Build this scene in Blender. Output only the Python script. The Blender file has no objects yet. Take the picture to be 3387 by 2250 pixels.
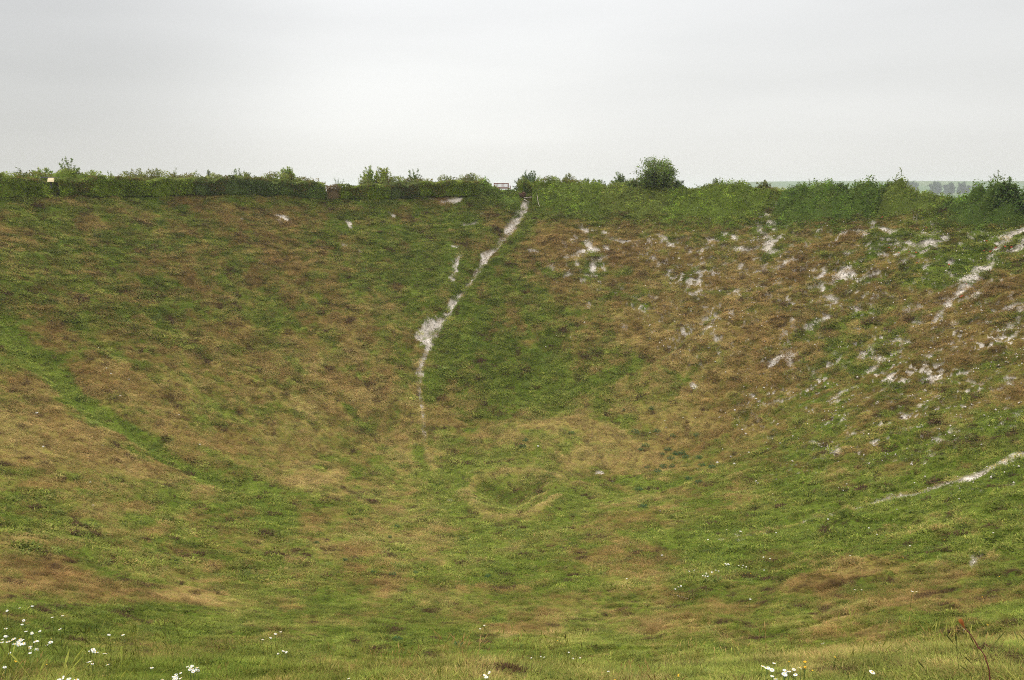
import bpy, math, random
import numpy as np
from mathutils import Vector, Matrix, Euler

# ------------------------------------------------------------------ camera, sky, sun, exposure
SC = bpy.context.scene
COL = SC.collection
F_PX, W_PX, H_PX = 2600.0, 3387.0, 2250.0
PITCH = math.radians(10.87)
cam = bpy.data.cameras.new('camera')
cam.sensor_width = 36.0
cam.lens = F_PX / W_PX * 36.0
cam.clip_start = 0.05
cam.clip_end = 9000.0
cam_ob = bpy.data.objects.new('camera', cam)
COL.objects.link(cam_ob)
cam_ob.location = (0, 0, 0)
cam_ob.rotation_euler = (math.radians(90) - PITCH, 0, 0)
SC.camera = cam_ob

SUN_EL, SUN_AZ = math.radians(52), math.radians(-35)      # azimuth from the view direction, to the left
wd = bpy.data.worlds.new('World')
SC.world = wd
wd.use_nodes = True
N = wd.node_tree.nodes; L = wd.node_tree.links
N.clear()
out = N.new('ShaderNodeOutputWorld')
bg = N.new('ShaderNodeBackground')
sky = N.new('ShaderNodeTexSky'); sky.sky_type = 'NISHITA'; sky.sun_disc = False
sky.sun_elevation = SUN_EL; sky.sun_rotation = SUN_AZ
sky_dim = N.new('ShaderNodeVectorMath'); sky_dim.operation = 'SCALE'; sky_dim.inputs['Scale'].default_value = 0.006
L.new(sky.outputs[0], sky_dim.inputs[0])
tc = N.new('ShaderNodeTexCoord')
sep = N.new('ShaderNodeSeparateXYZ'); L.new(tc.outputs['Generated'], sep.inputs[0])
ramp = N.new('ShaderNodeValToRGB')                          # overcast: paler haze low down, brighter overhead
ramp.color_ramp.elements[0].position = 0.0; ramp.color_ramp.elements[0].color = (.775, .765, .735, 1)
e = ramp.color_ramp.elements.new(0.13); e.color = (.80, .80, .78, 1)
e = ramp.color_ramp.elements.new(0.25); e.color = (.86, .865, .865, 1)
ramp.color_ramp.elements[-1].position = 0.9; ramp.color_ramp.elements[-1].color = (1.0, 1.0, 1.0, 1)
L.new(sep.outputs['Z'], ramp.inputs[0])
mp = N.new('ShaderNodeMapping'); mp.inputs['Scale'].default_value = (1.0, 1.0, 6.5)
L.new(tc.outputs['Generated'], mp.inputs[0])
nz = N.new('ShaderNodeTexNoise'); nz.inputs['Scale'].default_value = 1.7; nz.inputs['Detail'].default_value = 4.0
nz.inputs['Roughness'].default_value = .45
L.new(mp.outputs[0], nz.inputs['Vector'])
mr = N.new('ShaderNodeMapRange'); mr.inputs[1].default_value = .3; mr.inputs[2].default_value = .7
mr.inputs[3].default_value = .93; mr.inputs[4].default_value = 1.07
L.new(nz.outputs['Fac'], mr.inputs[0])

def lobe(direction, inner, outer, value):                   # a broad bright or dark bank of cloud
    d = Vector(direction).normalized()
    dt = N.new('ShaderNodeVectorMath'); dt.operation = 'DOT_PRODUCT'; dt.inputs[1].default_value = d
    L.new(tc.outputs['Generated'], dt.inputs[0])
    m = N.new('ShaderNodeMapRange'); m.interpolation_type = 'SMOOTHSTEP'
    m.inputs[1].default_value = math.cos(math.radians(outer)); m.inputs[2].default_value = math.cos(math.radians(inner))
    m.inputs[3].default_value = 1.0; m.inputs[4].default_value = value
    L.new(dt.outputs['Value'], m.inputs[0])
    return m
def azel(az, el):
    az, el = math.radians(az), math.radians(el)
    return (math.sin(az) * math.cos(el), math.cos(az) * math.cos(el), math.sin(el))
cur = mr.outputs[0]
for l in (lobe(azel(-44, 13), 6, 34, .72), lobe(azel(-6, 16), 4, 22, 1.09), lobe(azel(40, 10), 4, 26, .93),
          lobe(azel(0, 90), 10, 66, 2.5)):
    mm = N.new('ShaderNodeMath'); mm.operation = 'MULTIPLY'
    L.new(cur, mm.inputs[0]); L.new(l.outputs[0], mm.inputs[1]); cur = mm.outputs[0]
sc_ = N.new('ShaderNodeVectorMath'); sc_.operation = 'SCALE'
L.new(ramp.outputs[0], sc_.inputs[0]); L.new(cur, sc_.inputs['Scale'])
ad = N.new('ShaderNodeVectorMath'); ad.operation = 'ADD'
L.new(sc_.outputs[0], ad.inputs[0]); L.new(sky_dim.outputs[0], ad.inputs[1])
L.new(ad.outputs[0], bg.inputs['Color']); bg.inputs['Strength'].default_value = 1.0
L.new(bg.outputs[0], out.inputs[0])

sun = bpy.data.lights.new('sun', 'SUN')
sun.energy = 1.5; sun.angle = math.radians(18); sun.color = (1.0, .96, .89)
sun_ob = bpy.data.objects.new('sun', sun); COL.objects.link(sun_ob)
sd = Vector((math.sin(SUN_AZ) * math.cos(SUN_EL), math.cos(SUN_AZ) * math.cos(SUN_EL), math.sin(SUN_EL)))
sun_ob.rotation_euler = sd.to_track_quat('Z', 'Y').to_euler()
sun_ob.location = sd * 60
SC.cycles.pixel_filter_type = 'BLACKMAN_HARRIS'; SC.cycles.filter_width = 1.05; SC.cycles.use_adaptive_sampling = False
SC.view_settings.view_transform = 'Standard'; SC.view_settings.look = 'None'
SC.view_settings.exposure = 0.0; SC.view_settings.gamma = 1.0
SC.cycles.max_bounces = 6; SC.cycles.diffuse_bounces = 3; SC.cycles.glossy_bounces = 2
SC.cycles.transmission_bounces = 3; SC.cycles.volume_bounces = 1; SC.cycles.use_denoising = False; SC.cycles.denoising_prefilter = 'NONE'; SC.cycles.denoiser = 'OPENIMAGEDENOISE'; SC.cycles.denoising_input_passes = 'RGB_ALBEDO_NORMAL'

# ------------------------------------------------------------------ noise and the lie of the land
RNG = np.random.default_rng(7)
random.seed(7)
TAB = np.random.default_rng(3).random((256, 256)) * 2 - 1
def vn(x, y):
    xi = np.floor(x).astype(np.int64); yi = np.floor(y).astype(np.int64)
    fx = x - xi; fy = y - yi
    fx = fx * fx * fx * (fx * (fx * 6 - 15) + 10); fy = fy * fy * fy * (fy * (fy * 6 - 15) + 10)
    x0 = xi & 255; x1 = (xi + 1) & 255; y0 = yi & 255; y1 = (yi + 1) & 255
    a = TAB[x0, y0]; b = TAB[x1, y0]; c = TAB[x0, y1]; d = TAB[x1, y1]
    return (a * (1 - fx) + b * fx) * (1 - fy) + (c * (1 - fx) + d * fx) * fy
def fbm(x, y, octaves=4, seed=0, gain=.5):
    s = np.zeros(np.broadcast(x, y).shape); amp = 1.0; tot = 0
    ca, sa = math.cos(.7), math.sin(.7)
    x = x + seed * 17.31; y = y - seed * 9.17
    for i in range(octaves):
        s = s + amp * vn(x, y); tot += amp; amp *= gain
        x, y = (x * ca - y * sa) * 2.03 + 11.7, (x * sa + y * ca) * 2.03 - 5.3
    return s / tot * 1.6
def sstep(a, b, t):
    t = np.clip((t - a) / (b - a), 0, 1); return t * t * (3 - 2 * t)

CX, CY, RAD = 0.0, 45.0, 44.0
def ray(px, py):
    a = (px - W_PX / 2) / F_PX; b = -(py - H_PX / 2) / F_PX
    return np.array([a, math.cos(PITCH) + b * math.sin(PITCH), -math.sin(PITCH) + b * math.cos(PITCH)])
def on_circle(px, py, s=1.0):                                # where a sight line crosses above the rim circle, far side
    d = ray(px, py); R = RAD * s
    A = d[0] ** 2 + d[1] ** 2; B = -2 * CY * d[1]; C_ = CY ** 2 - R ** 2
    t = (-B + math.sqrt(max(B * B - 4 * A * C_, 0))) / (2 * A)
    return d * t
CREST = [(-250, 642), (0, 640), (400, 637), (800, 634), (950, 638), (1100, 648), (1300, 650), (1400, 643), (1600, 639),
         (1640, 633), (1700, 639), (1745, 648), (1850, 637), (2100, 635), (2300, 637), (2450, 641), (2560, 646),
         (2700, 650), (2950, 656), (3100, 668), (3250, 686), (3387, 700), (3650, 725)]
th, zz = [], []
for p in CREST:
    q = on_circle(*p); th.append(math.atan2(q[0] - CX, q[1] - CY)); zz.append(q[2])
th = [-math.pi, -2.6] + th + [2.6, math.pi]; zz = [-1.65, -1.65] + zz + [-1.65, -1.65]
TH, ZZ = np.array(th), np.array(zz)
order = np.argsort(TH); TH, ZZ = TH[order], ZZ[order]
NS = np.array([0, .023, .159, .295, .432, .523, .636, .75, .841, .90, .955, 1.0]); ND = np.array([.978, .973, .924, .853, .766, .675, .56, .39, .208, .132, .06, 0])
FS = np.array([0, .1, .2, .34, .40, .55, .75, .93, 1.0]); FD = np.array([.978, 1.005, 1.015, .945, .865, .66, .38, .125, 0])
def smooth_table(S, D):
    t = np.linspace(0, 1, 401); v = np.interp(t, S, D)
    k = np.hanning(27); k /= k.sum()
    w = np.convolve(np.pad(v, 13, mode='edge'), k, 'valid'); w[-1] = 0
    return t, w
NT, FT = smooth_table(NS, ND), smooth_table(FS, FD)
CREASE = []                                                  # filled below: strokes that are gullies
def H_base(x, y):
    dx, dy = x - CX, y - CY
    r = np.hypot(dx, dy); th = np.arctan2(dx, dy); s = r / RAD
    zr = np.interp(th, TH, ZZ)
    near = sstep(-1, 1, -np.cos(th))                         # 1 towards the camera
    dn = np.interp(s, *NT); df = np.interp(s, *FT)
    D = dn * near + df * (1 - near)
    wz = sstep(0, .5, s); zr = zr * wz - 1.0 * (1 - wz)
    zin = zr + (-19.4 - zr) * D
    dist = np.hypot(x, y)
    plain = -3.0 - 4.5 * sstep(90, 500, dist)
    az = np.degrees(np.arctan2(x, y))
    hill = sstep(10.5, 15.5, az) * (1 - sstep(60, 90, az)) * (24.0 + .8 * np.sin(az * .35)) * sstep(1290, 1850, dist) * (1 - .5 * sstep(1850, 2400, dist))
    plain = plain + hill
    k = sstep(1.06, 1.55, s)
    zout = zr * (1 - k) + plain * k
    z = np.where(s <= 1.0, zin, zout)
    return z
BUMP = []
def H_smooth(x, y):
    z = H_base(x, y)
    s = np.hypot(x - CX, y - CY) / RAD
    z = z + .26 * fbm(x / 9, y / 9, 2, 30) * sstep(.0, .3, s) * (1 - sstep(.88, .98, s)) * (.4 + .6 * sstep(35, 60, y))
    if BUMP:                                                 # the low mound with its own small pit on the crater floor
        (mx, my), (qx, qy, qa, qb) = BUMP
        z = z + 1.0 * np.exp(-(((x - mx) / 6.5) ** 2 + ((y - my) / 3.6) ** 2))
        rr = np.hypot((x - qx) / qa, (y - qy) / qb)
        z = z - .9 * np.exp(-(rr / .62) ** 2) + .35 * np.exp(-((rr - 1.0) / .26) ** 2)
    return z
def raycast(px, py, fn=H_smooth, far=220.0):
    d = ray(px, py)
    t = np.concatenate([np.arange(2.0, 120.0, .1), np.arange(120, far, 1.0)])
    P = d[None] * t[:, None]
    below = P[:, 2] < fn(P[:, 0], P[:, 1])
    i = int(np.argmax(below)) if below.any() else len(t) - 1
    lo, hi = t[max(i - 1, 0)], t[i]
    for _ in range(12):
        m = (lo + hi) / 2; q = d * m
        if q[2] < fn(np.array([q[0]]), np.array([q[1]]))[0]: hi = m
        else: lo = m
    return d * hi
_p = raycast(1820, 1470, H_base); _q = raycast(1690, 1635, H_base); _r = raycast(1690, 1705, H_base)
BUMP[:] = [(_p[0], _p[1]), (_q[0], _q[1], 165 / F_PX * _q[1], max(_q[1] - _r[1], 1.2))]
print('BUMP', BUMP)
def G(px, py): return raycast(px, py)[:2]

def seg_dist(x, y, pts, hw):
    """distance to a polyline in units of its local half width"""
    best = np.full(x.shape, 99.0)
    for (ax, ay), (bx, by), wa, wb in zip(pts[:-1], pts[1:], hw[:-1], hw[1:]):
        m = (x > min(ax, bx) - 4) & (x < max(ax, bx) + 4) & (y > min(ay, by) - 4) & (y < max(ay, by) + 4)
        if not m.any(): continue
        xx, yy = x[m], y[m]
        vx, vy = bx - ax, by - ay; l2 = vx * vx + vy * vy + 1e-9
        t = np.clip(((xx - ax) * vx + (yy - ay) * vy) / l2, 0, 1)
        dd = np.hypot(xx - ax - t * vx, yy - ay - t * vy) / (wa + (wb - wa) * t)
        best[m] = np.minimum(best[m], dd)
    return best
def stroke(pp, w):
    pts = [tuple(G(*p)) for p in pp]
    return pts, (list(w) if isinstance(w, (list, tuple)) else [w] * len(pts))

# bare chalk: (photo trail, half width in metres, how complete the bare ground is)
CHALK = [
 (stroke([(1738, 668), (1722, 700), (1706, 722), (1692, 745), (1665, 780), (1640, 812), (1605, 840), (1598, 865), (1575, 900), (1548, 935), (1530, 955)],
         [.5, .6, .55, .65, .5, .45, .55, .46, .42, .38, .34]), 1.0),
 (stroke([(1528, 955), (1500, 990), (1478, 1030), (1455, 1060)], [.36, .5, .44, .45]), .95),
 (stroke([(1468, 1040), (1440, 1075), (1425, 1110), (1418, 1150)], [.5, .75, .7, .3]), .95),
 (stroke([(1440, 1060), (1400, 1090), (1385, 1115), (1410, 1130)], [.8, .55, .5, .5]), .62),
 (stroke([(1420, 1130), (1405, 1180), (1392, 1205), (1386, 1240), (1384, 1280)], [.26, .20, .34, .34, .2]), .72),
 (stroke([(1384, 1280), (1393, 1330), (1400, 1380), (1403, 1430), (1408, 1460)], [.16, .15, .15, .18, .12]), .72),
 (stroke([(1602, 703), (1585, 718), (1572, 735)], .16), .8),
 (stroke([(1570, 738), (1545, 744), (1530, 744)], .32), .85),
 (stroke([(1500, 816), (1530, 814)], .22), .7), (stroke([(1525, 835), (1510, 860), (1500, 905), (1495, 935)], .28), .5),
 (stroke([(1460, 665), (1490, 668), (1520, 655)], .38), .75), (stroke([(1440, 660), (1425, 655)], .2), .7), (stroke([(1480, 655), (1492, 672)], .25), .7),
 (stroke([(915, 707), (930, 715), (950, 722)], .42), .9), (stroke([(922, 728), (930, 735)], .25), .8),
 (stroke([(1150, 730), (1157, 742), (1160, 760)], [.3, .3, .15]), .85), (stroke([(1290, 703), (1302, 710)], .3), .9),
 (stroke([(1138, 807), (1150, 810)], .25), .85), (stroke([(1175, 820), (1195, 835)], .15), .6), (stroke([(863, 870), (872, 872)], .25), .7), (stroke([(800, 720), (812, 722)], .15), .8),
 (stroke([(1915, 735), (1925, 755), (1935, 772), (1942, 762)], [.15, .3, .45, .3]), .9), (stroke([(1995, 765), (1998, 775)], .25), .8),
 (stroke([(1945, 800), (1955, 822), (1975, 828)], [.45, .5, .4]), .85), (stroke([(2010, 788), (2035, 795), (2060, 798)], [.25, .3, .15]), .85),
 (stroke([(1920, 832), (1900, 842), (1875, 852)], .3), .6), (stroke([(2000, 815), (2010, 822)], .35), .7),
 (stroke([(1985, 852), (1965, 865), (1960, 885), (1958, 890)], [.3, .45, .4, .4]), .65), (stroke([(1995, 880), (2000, 890)], .25), .6),
 (stroke([(1815, 878), (1828, 888)], .3), .85), (stroke([(1860, 895), (1868, 906), (1888, 908)], [.2, .35, .3]), .9),
 (stroke([(1920, 909), (1945, 906), (1970, 912)], .22), .8), (stroke([(1750, 828), (1775, 832)], .28), .8),
 (stroke([(2120, 765), (2128, 772)], .22), .8), (stroke([(2175, 775), (2200, 790), (2185, 800)], .28), .75), (stroke([(2145, 802), (2155, 810)], .2), .8),
 (stroke([(2285, 826), (2280, 836)], .3), .85), (stroke([(2155, 855), (2165, 860), (2178, 882)], [.35, .3, .25]), .75),
 (stroke([(2230, 878), (2245, 885)], .25), .6), (stroke([(2345, 790), (2375, 790)], .3), .7),
 (stroke([(2388, 815), (2420, 820), (2450, 822), (2480, 828), (2505, 812)], [.25, .32, .4, .4, .35]), .88),
 (stroke([(2530, 790), (2545, 805), (2530, 820), (2560, 832)], [.5, .7, .4, .4]), .9),
 (stroke([(2572, 673), (2576, 690), (2560, 705), (2548, 715)], [.2, .2, .25, .25]), .7), (stroke([(2550, 725), (2540, 745)], .2), .7),
 (stroke([(2560, 745), (2600, 740)], .38), .95), (stroke([(2500, 730), (2512, 765)], .15), .6), (stroke([(2435, 785), (2430, 795)], .25), .7),
 (stroke([(2585, 878), (2620, 862), (2600, 870)], .32), .6), (stroke([(2450, 885), (2455, 868)], .3), .85), (stroke([(2395, 870), (2435, 860)], .25), .5),
 (stroke([(2365, 905), (2375, 908)], .22), .85), (stroke([(2625, 775), (2640, 780)], .25), .8),
 (stroke([(2840, 768), (2860, 780)], [.5, .35]), .9), (stroke([(2915, 750), (2935, 758), (2962, 768)], [.3, .35, .22]), .95),
 (stroke([(2820, 905), (2790, 890), (2785, 920)], .42), .7), (stroke([(2725, 895), (2712, 915)], .35), .75), (stroke([(2760, 905), (2755, 930), (2740, 938)], .2), .6),
 (stroke([(3030, 780), (3060, 777), (3090, 776), (3100, 768)], [.2, .35, .3, .2]), .85), (stroke([(3120, 780), (3140, 790)], .3), .7),
 (stroke([(2990, 805), (3040, 808), (3080, 805)], [.2, .3, .4]), .75), (stroke([(2865, 825), (2890, 820)], .3), .8), (stroke([(2780, 835), (2800, 845)], .25), .6),
 (stroke([(3387, 768), (3350, 778), (3320, 790), (3330, 800)], [.5, .6, .55, .4]), .92), (stroke([(3400, 800), (3370, 830), (3330, 840)], [.5, .5, .4]), .85),
 (stroke([(3330, 805), (3300, 830), (3280, 850)], [.5, .55, .3]), .75), (stroke([(3300, 855), (3270, 880), (3240, 900), (3215, 920), (3200, 925)], [.2, .6, .9, .7, .35]), .97),
 (stroke([(3190, 950), (3170, 970), (3150, 985)], [.45, .5, .3]), .92), (stroke([(3140, 1000), (3125, 1015), (3110, 1035)], .25), .7), (stroke([(3100, 1040), (3090, 1060)], .2), .5),
 (stroke([(3400, 1495), (3355, 1512), (3320, 1530), (3260, 1552), (3230, 1567)], [.5, .42, .3, .26, .28]), .95), (stroke([(3310, 1535), (3260, 1555)], .3), .62),
 (stroke([(3230, 1567), (3190, 1585), (3160, 1592)], [.3, .45, .3]), .95), (stroke([(3160, 1592), (3100, 1606), (3040, 1626), (2960, 1643), (2880, 1668)], [.28, .24, .2, .2, .14]), .86),
 (stroke([(3065, 1622), (3030, 1632), (2980, 1638)], [.15, .3, .2]), .85), (stroke([(2940, 1645), (2910, 1658)], .25), .85), (stroke([(2850, 1680), (2830, 1684)], .15), .8),
 (stroke([(2765, 1703), (2750, 1706)], .2), .8), (stroke([(2685, 1722), (2670, 1726)], .2), .6), (stroke([(2535, 1760), (2480, 1770)], .15), .5), (stroke([(2430, 1765), (2440, 1768)], .2), .7), (stroke([(2385, 1783), (2390, 1785)], .2), .7), (stroke([(2445, 1784), (2450, 1784)], .2), .7),
 (stroke([(2880, 1150), (2860, 1165), (2850, 1180)], [.4, .4, .3]), .85), (stroke([(2940, 1185), (2900, 1205), (2870, 1225)], [.2, .3, .3]), .82), (stroke([(2830, 1278), (2800, 1290)], .22), .85), (stroke([(2780, 1300), (2765, 1312)], .3), .9),
 (stroke([(2620, 1170), (2580, 1185), (2545, 1205)], [.35, .5, .3]), .92), (stroke([(2600, 1185), (2622, 1205)], .3), .7),
 (stroke([(2370, 1025), (2375, 1045), (2360, 1050)], .28), .75), (stroke([(2330, 1070), (2350, 1085), (2330, 1090)], .32), .8), (stroke([(2415, 1030), (2418, 1045)], .28), .85), (stroke([(2355, 1110), (2372, 1130)], .22), .7),
 (stroke([(2060, 1085), (2070, 1095)], .25), .7), (stroke([(1945, 1010), (1948, 1018)], .2), .85), (stroke([(2000, 1093), (2003, 1100)], .2), .7), (stroke([(2290, 1270), (2305, 1280)], .3), .8),
 (stroke([(2160, 985), (2170, 985)], .28), .8), (stroke([(2100, 980), (2105, 988)], .15), .8), (stroke([(2325, 1010), (2335, 1012)], .2), .8),
 (stroke([(2740, 990), (2765, 985), (2760, 1000)], .3), .85), (stroke([(2620, 1070), (2660, 1060)], .25), .7), (stroke([(2740, 1050), (2730, 1060)], .3), .75), (stroke([(2845, 1090), (2850, 1090)], .35), .8),
 (stroke([(3035, 1010), (3025, 1025)], .3), .8), (stroke([(3370, 1025), (3387, 1025)], .3), .9), (stroke([(3290, 1060), (3270, 1065)], .35), .75), (stroke([(3330, 1080), (3345, 1090)], .3), .5),
 (stroke([(3000, 1130), (2960, 1125)], .22), .4), (stroke([(3140, 1130), (3150, 1130)], .2), .8), (stroke([(2850, 925), (2900, 910)], .2), .4),
 (stroke([(2990, 1378), (3000, 1380)], .3), .9), (stroke([(2910, 1415), (2930, 1412)], .3), .75), (stroke([(3080, 1405), (3080, 1405)], .2), .7), (stroke([(2680, 1458), (2720, 1470)], .22), .8), (stroke([(2755, 1495), (2780, 1500), (2765, 1508)], .22), .85),
 (stroke([(2720, 1523), (2740, 1525)], .2), .7), (stroke([(2880, 1463), (2895, 1464)], .22), .7), (stroke([(3080, 1505), (3090, 1505)], .25), .9), (stroke([(3057, 1535), (3062, 1535)], .2), .9), (stroke([(3100, 1315), (3110, 1320)], .25), .7), (stroke([(3040, 1345), (3060, 1335)], .2), .6),
 (stroke([(2920, 1578), (2900, 1595)], .2), .8), (stroke([(3330, 1415), (3340, 1412)], .3), .6), (stroke([(3210, 1855), (3240, 1850)], .3), .85), (stroke([(3225, 1868), (3230, 1885)], .2), .8),
 (stroke([(3070, 1235), (3085, 1250), (3080, 1270)], .2), .5), (stroke([(3175, 1300), (3190, 1302)], .25), .6), (stroke([(3240, 2025), (3245, 2030)], .15), .6), (stroke([(3195, 2090), (3200, 2095)], .1), .6),
 (stroke([(1485, 1650), (1495, 1652)], .25), .6), (stroke([(1980, 1560), (1990, 1562)], .2), .5),
]
# fresh green lines and bands: (photo trail, half width in metres, how much greener)
GREEN = [
 (stroke([(-60, 1020), (40, 1110), (160, 1210), (260, 1320), (350, 1380), (480, 1460), (620, 1540), (720, 1590), (830, 1600)], [1.2, 1.15, 1.0, .8, .6, .55, .6, .75, .8]), 1.5),
 (stroke([(260, 1290), (420, 1400), (520, 1450)], .5), .5), (stroke([(440, 1500), (470, 1510)], .6), .5),
 (stroke([(750, 1580), (850, 1650), (900, 1700), (930, 1760)], 1.0), .5), (stroke([(1000, 1600), (1150, 1580), (1180, 1540)], .6), .35),
 (stroke([(2390, 1010), (2300, 1090), (2200, 1170), (2150, 1195)], .26), 1.4), (stroke([(2160, 1195), (2220, 1230), (2290, 1260)], .2), .6),
 (stroke([(2150, 1195), (2000, 1240), (1900, 1290), (1800, 1310)], .7), .55), (stroke([(1600, 1050), (1560, 1110), (1480, 1180), (1430, 1270), (1420, 1330)], [.4, .8, 1.2, 1.0, .6]), .5),
 (stroke([(1720, 760), (1650, 850), (1580, 930), (1500, 1060)], .35), .55), (stroke([(1760, 720), (1720, 790)], .5), .6),
 (stroke([(1960, 1390), (2080, 1430), (2140, 1460)], .9), .6), (stroke([(2090, 1590), (2160, 1620), (2220, 1600)], .8), .6), (stroke([(1150, 1350), (1170, 1380), (1200, 1410), (1240, 1380)], .4), .6),
 (stroke([(950, 1190), (1030, 1260), (1120, 1330)], .4), .35), (stroke([(1380, 1480), (1395, 1560), (1450, 1620), (1560, 1600)], .4), .5),
 (stroke([(1780, 880), (1850, 905), (1990, 915), (2080, 895)], .5), .6), (stroke([(1960, 850), (1990, 880), (1900, 880)], .9), .5),
 (stroke([(2000, 975), (2100, 985), (2200, 960), (2400, 960), (2520, 940)], .3), .3), (stroke([(2760, 1175), (2850, 1230), (2990, 1200), (3100, 1170)], .4), .35),
 (stroke([(2980, 790), (3100, 850), (3120, 930), (3180, 870)], 1.0), .5), (stroke([(2540, 850), (2620, 810), (2700, 780)], .6), .5), (stroke([(2760, 1150), (2800, 1060), (2920, 1010)], .4), .3),
 (stroke([(3290, 1410), (3340, 1380)], 1.0), .6), (stroke([(2640, 1110), (2780, 1140)], .6), .4), (stroke([(3100, 940), (3000, 940), (2900, 930)], .5), .35),
 (stroke([(2100, 1770), (2400, 1790), (2700, 1730), (3387, 1520)], 1.0), .35), (stroke([(3330, 2020), (3387, 2060)], .8), .7),
]
# dry patches: (photo centre, radii in metres, amount, tone 0 dark to 1 straw)
BROWN = [((470, 1290), 2.6, 1.2, .9, .6), ((600, 1430), 2.4, .9, .9, .65), ((330, 1240), 2.2, 1.0, .9, .45), ((180, 1110), 2.0, 1.0, .8, .4), ((240, 1450), 2.0, .9, 1.0, .7), ((70, 1290), 1.6, .9, .9, .6), ((420, 1540), 2.0, 1.0, .7, .7), ((120, 1270), 1.6, 1.0, .5, .6), ((330, 1230), 1.6, 1.0, .5, .5), ((60, 1520), 1.4, .9, .6, .7), ((780, 1480), 2, 1.2, .5, .7), ((850, 715), 4.0, 1.2, .5, .45), ((720, 700), 2.5, 1.0, .4, .5), ((570, 640), 3.5, .8, .6, .2), ((1500, 665), 4.0, .9, .8, .12), ((1000, 870), 2.2, 1.2, .4, .25), ((600, 900), 3, .8, .35, .25),
 ((2690, 805), 3.2, 1.3, .7, .4), ((2650, 900), 4, .9, .6, .4), ((3060, 980), 3.5, 1.4, .6, .35), ((3250, 1080), 4, 2, .6, .3), ((3330, 950), 2, 1, .5, .3), ((2060, 830), 3.5, 1.2, .5, .4), ((1850, 780), 3.5, 1.6, .6, .4),
 ((2380, 930), 4, .8, .5, .3), ((2180, 860), 4, 1.0, .5, .45), ((1800, 860), 3, 1, .4, .4), ((2250, 1120), 4, 1.5, .5, .65), ((2560, 1080), 3, 1.2, .5, .35), ((2560, 1250), 3, 1.6, .5, .3),
 ((1150, 1070), 3, 1.0, .5, .6), ((1100, 1260), 4, 1.5, .5, .75), ((700, 1220), 3, 1.2, .4, .5), ((2050, 1500), 5, 1.0, .6, .9), ((1900, 1430), 3, .9, .5, .75), ((2200, 1450), 4, 1.8, .5, .75),
 ((1030, 1580), 3.2, 1.2, .8, .85), ((580, 1590), 2, .9, .6, .7), ((220, 1400), 2.6, 1.0, .6, .6), ((640, 1980), 1.3, .9, .9, .9), ((330, 1960), 1.4, .6, .35, .35), ((180, 1900), 1.3, .6, .35, .35),
 ((1185, 1820), 1.0, .5, 1.0, .02), ((2100, 2080), 1.6, .6, .45, .8), ((2400, 2030), 1.8, .6, .3, .5), ((2700, 1950), 1.4, .6, .4, .4), ((1680, 2090), 1.0, .6, .7, .5), ((2800, 1900), 1.8, .8, .6, .35),
 ((3060, 2010), 1.6, .8, .5, .6), ((1560, 1280), 1, .4, .3, .5), ((3200, 1900), 1.6, .8, .3, .4), ((1950, 1720), 3, 1, .4, .4), ((2150, 1850), 2.5, .8, .5, .25), ((1720, 1960), 1.6, .8, .5, .2)]
BR = [(tuple(G(*p)), rx * (1.5 if p[1] > 1700 else 1), ry * (1.3 if p[1] > 1700 else 1), am, tn) for p, rx, ry, am, tn in BROWN]
TONES = [((1500, 1600), 1.8, 3.0, -.35, .85, .8), ((1640, 1530), 4.5, 1.6, -.28, .85, .7), ((1880, 1640), 1.4, 2.4, -.2, .35, .7),
         ((1650, 1290), 9, 1.6, -.25, .6, .6), ((1500, 1820), 5, 4, -.1, .75, .6), ((1700, 1120), 5, 4, -.12, .15, .6), ((2600, 1750), 8, 4, -.25, .45, .6), ((1350, 850), 7, 4, -.12, .4, .5)]
PALE = [(stroke([(1384, 1200), (1390, 1300), (1400, 1400), (1408, 1470), (1425, 1530), (1480, 1600), (1550, 1660)], [.3, .22, .2, .2, .22, .25, .25]), .72, 1.0, .9),
        (stroke([(3400, 1495), (3320, 1530), (3230, 1567), (3100, 1606), (2960, 1643), (2830, 1684), (2680, 1724), (2535, 1758), (2385, 1785)], [.3, .3, .28, .26, .24, .22, .2, .18, .15]), .80, 1.0, .8),
        (stroke([(1760, 1405), (1880, 1392), (1990, 1420), (2080, 1465), (2160, 1530)], [.8, 1.1, 1.2, 1.0, .7]), .85, .85, .9),
        (stroke([(1845, 1575), (1780, 1555), (1670, 1552), (1580, 1580), (1540, 1625), (1565, 1680), (1650, 1712), (1760, 1695), (1835, 1645)], .36), .66, 1.0, .95),
        (stroke([(1440, 1570), (1500, 1560), (1600, 1510), (1700, 1480)], .8), .12, .85, .7),
        (stroke([(1500, 1560), (1470, 1640), (1540, 1730), (1700, 1765), (1850, 1730), (1920, 1640)], .9), .06, .62, .75),
        (stroke([(1630, 1632), (1690, 1640), (1750, 1628)], .95), .34, .18, .8),
        (stroke([(960, 1600), (1050, 1590), (1120, 1560)], .7), .95, .9, .9), (stroke([(2150, 1195), (2300, 1075), (2420, 985)], .9), .85, .55, .5)]
TN = [(tuple(G(*p)), rx, ry, db, t, w) for p, rx, ry, db, t, w in TONES]
SPECK = [((2480, 870), 9, 3.4, 1.0), ((1960, 870), 3.6, 2.4, .9), ((2780, 900), 8, 3.5, 1.0), ((3050, 830), 7, 2.5, .9), ((2350, 1080), 5, 2.2, .7), ((2780, 1180), 6, 3, .8), ((3080, 1300), 6, 4, .75),
         ((3250, 900), 4, 3, .7), ((3300, 1120), 4, 3, .7), ((2250, 820), 6, 1.5, .8), ((2850, 1450), 6, 3, .35), ((2580, 1350), 4, 3, .3), ((3250, 1600), 3, 1, .3)]
SP = [(tuple(G(*p)), rx, ry, am) for p, rx, ry, am in SPECK]

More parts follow.
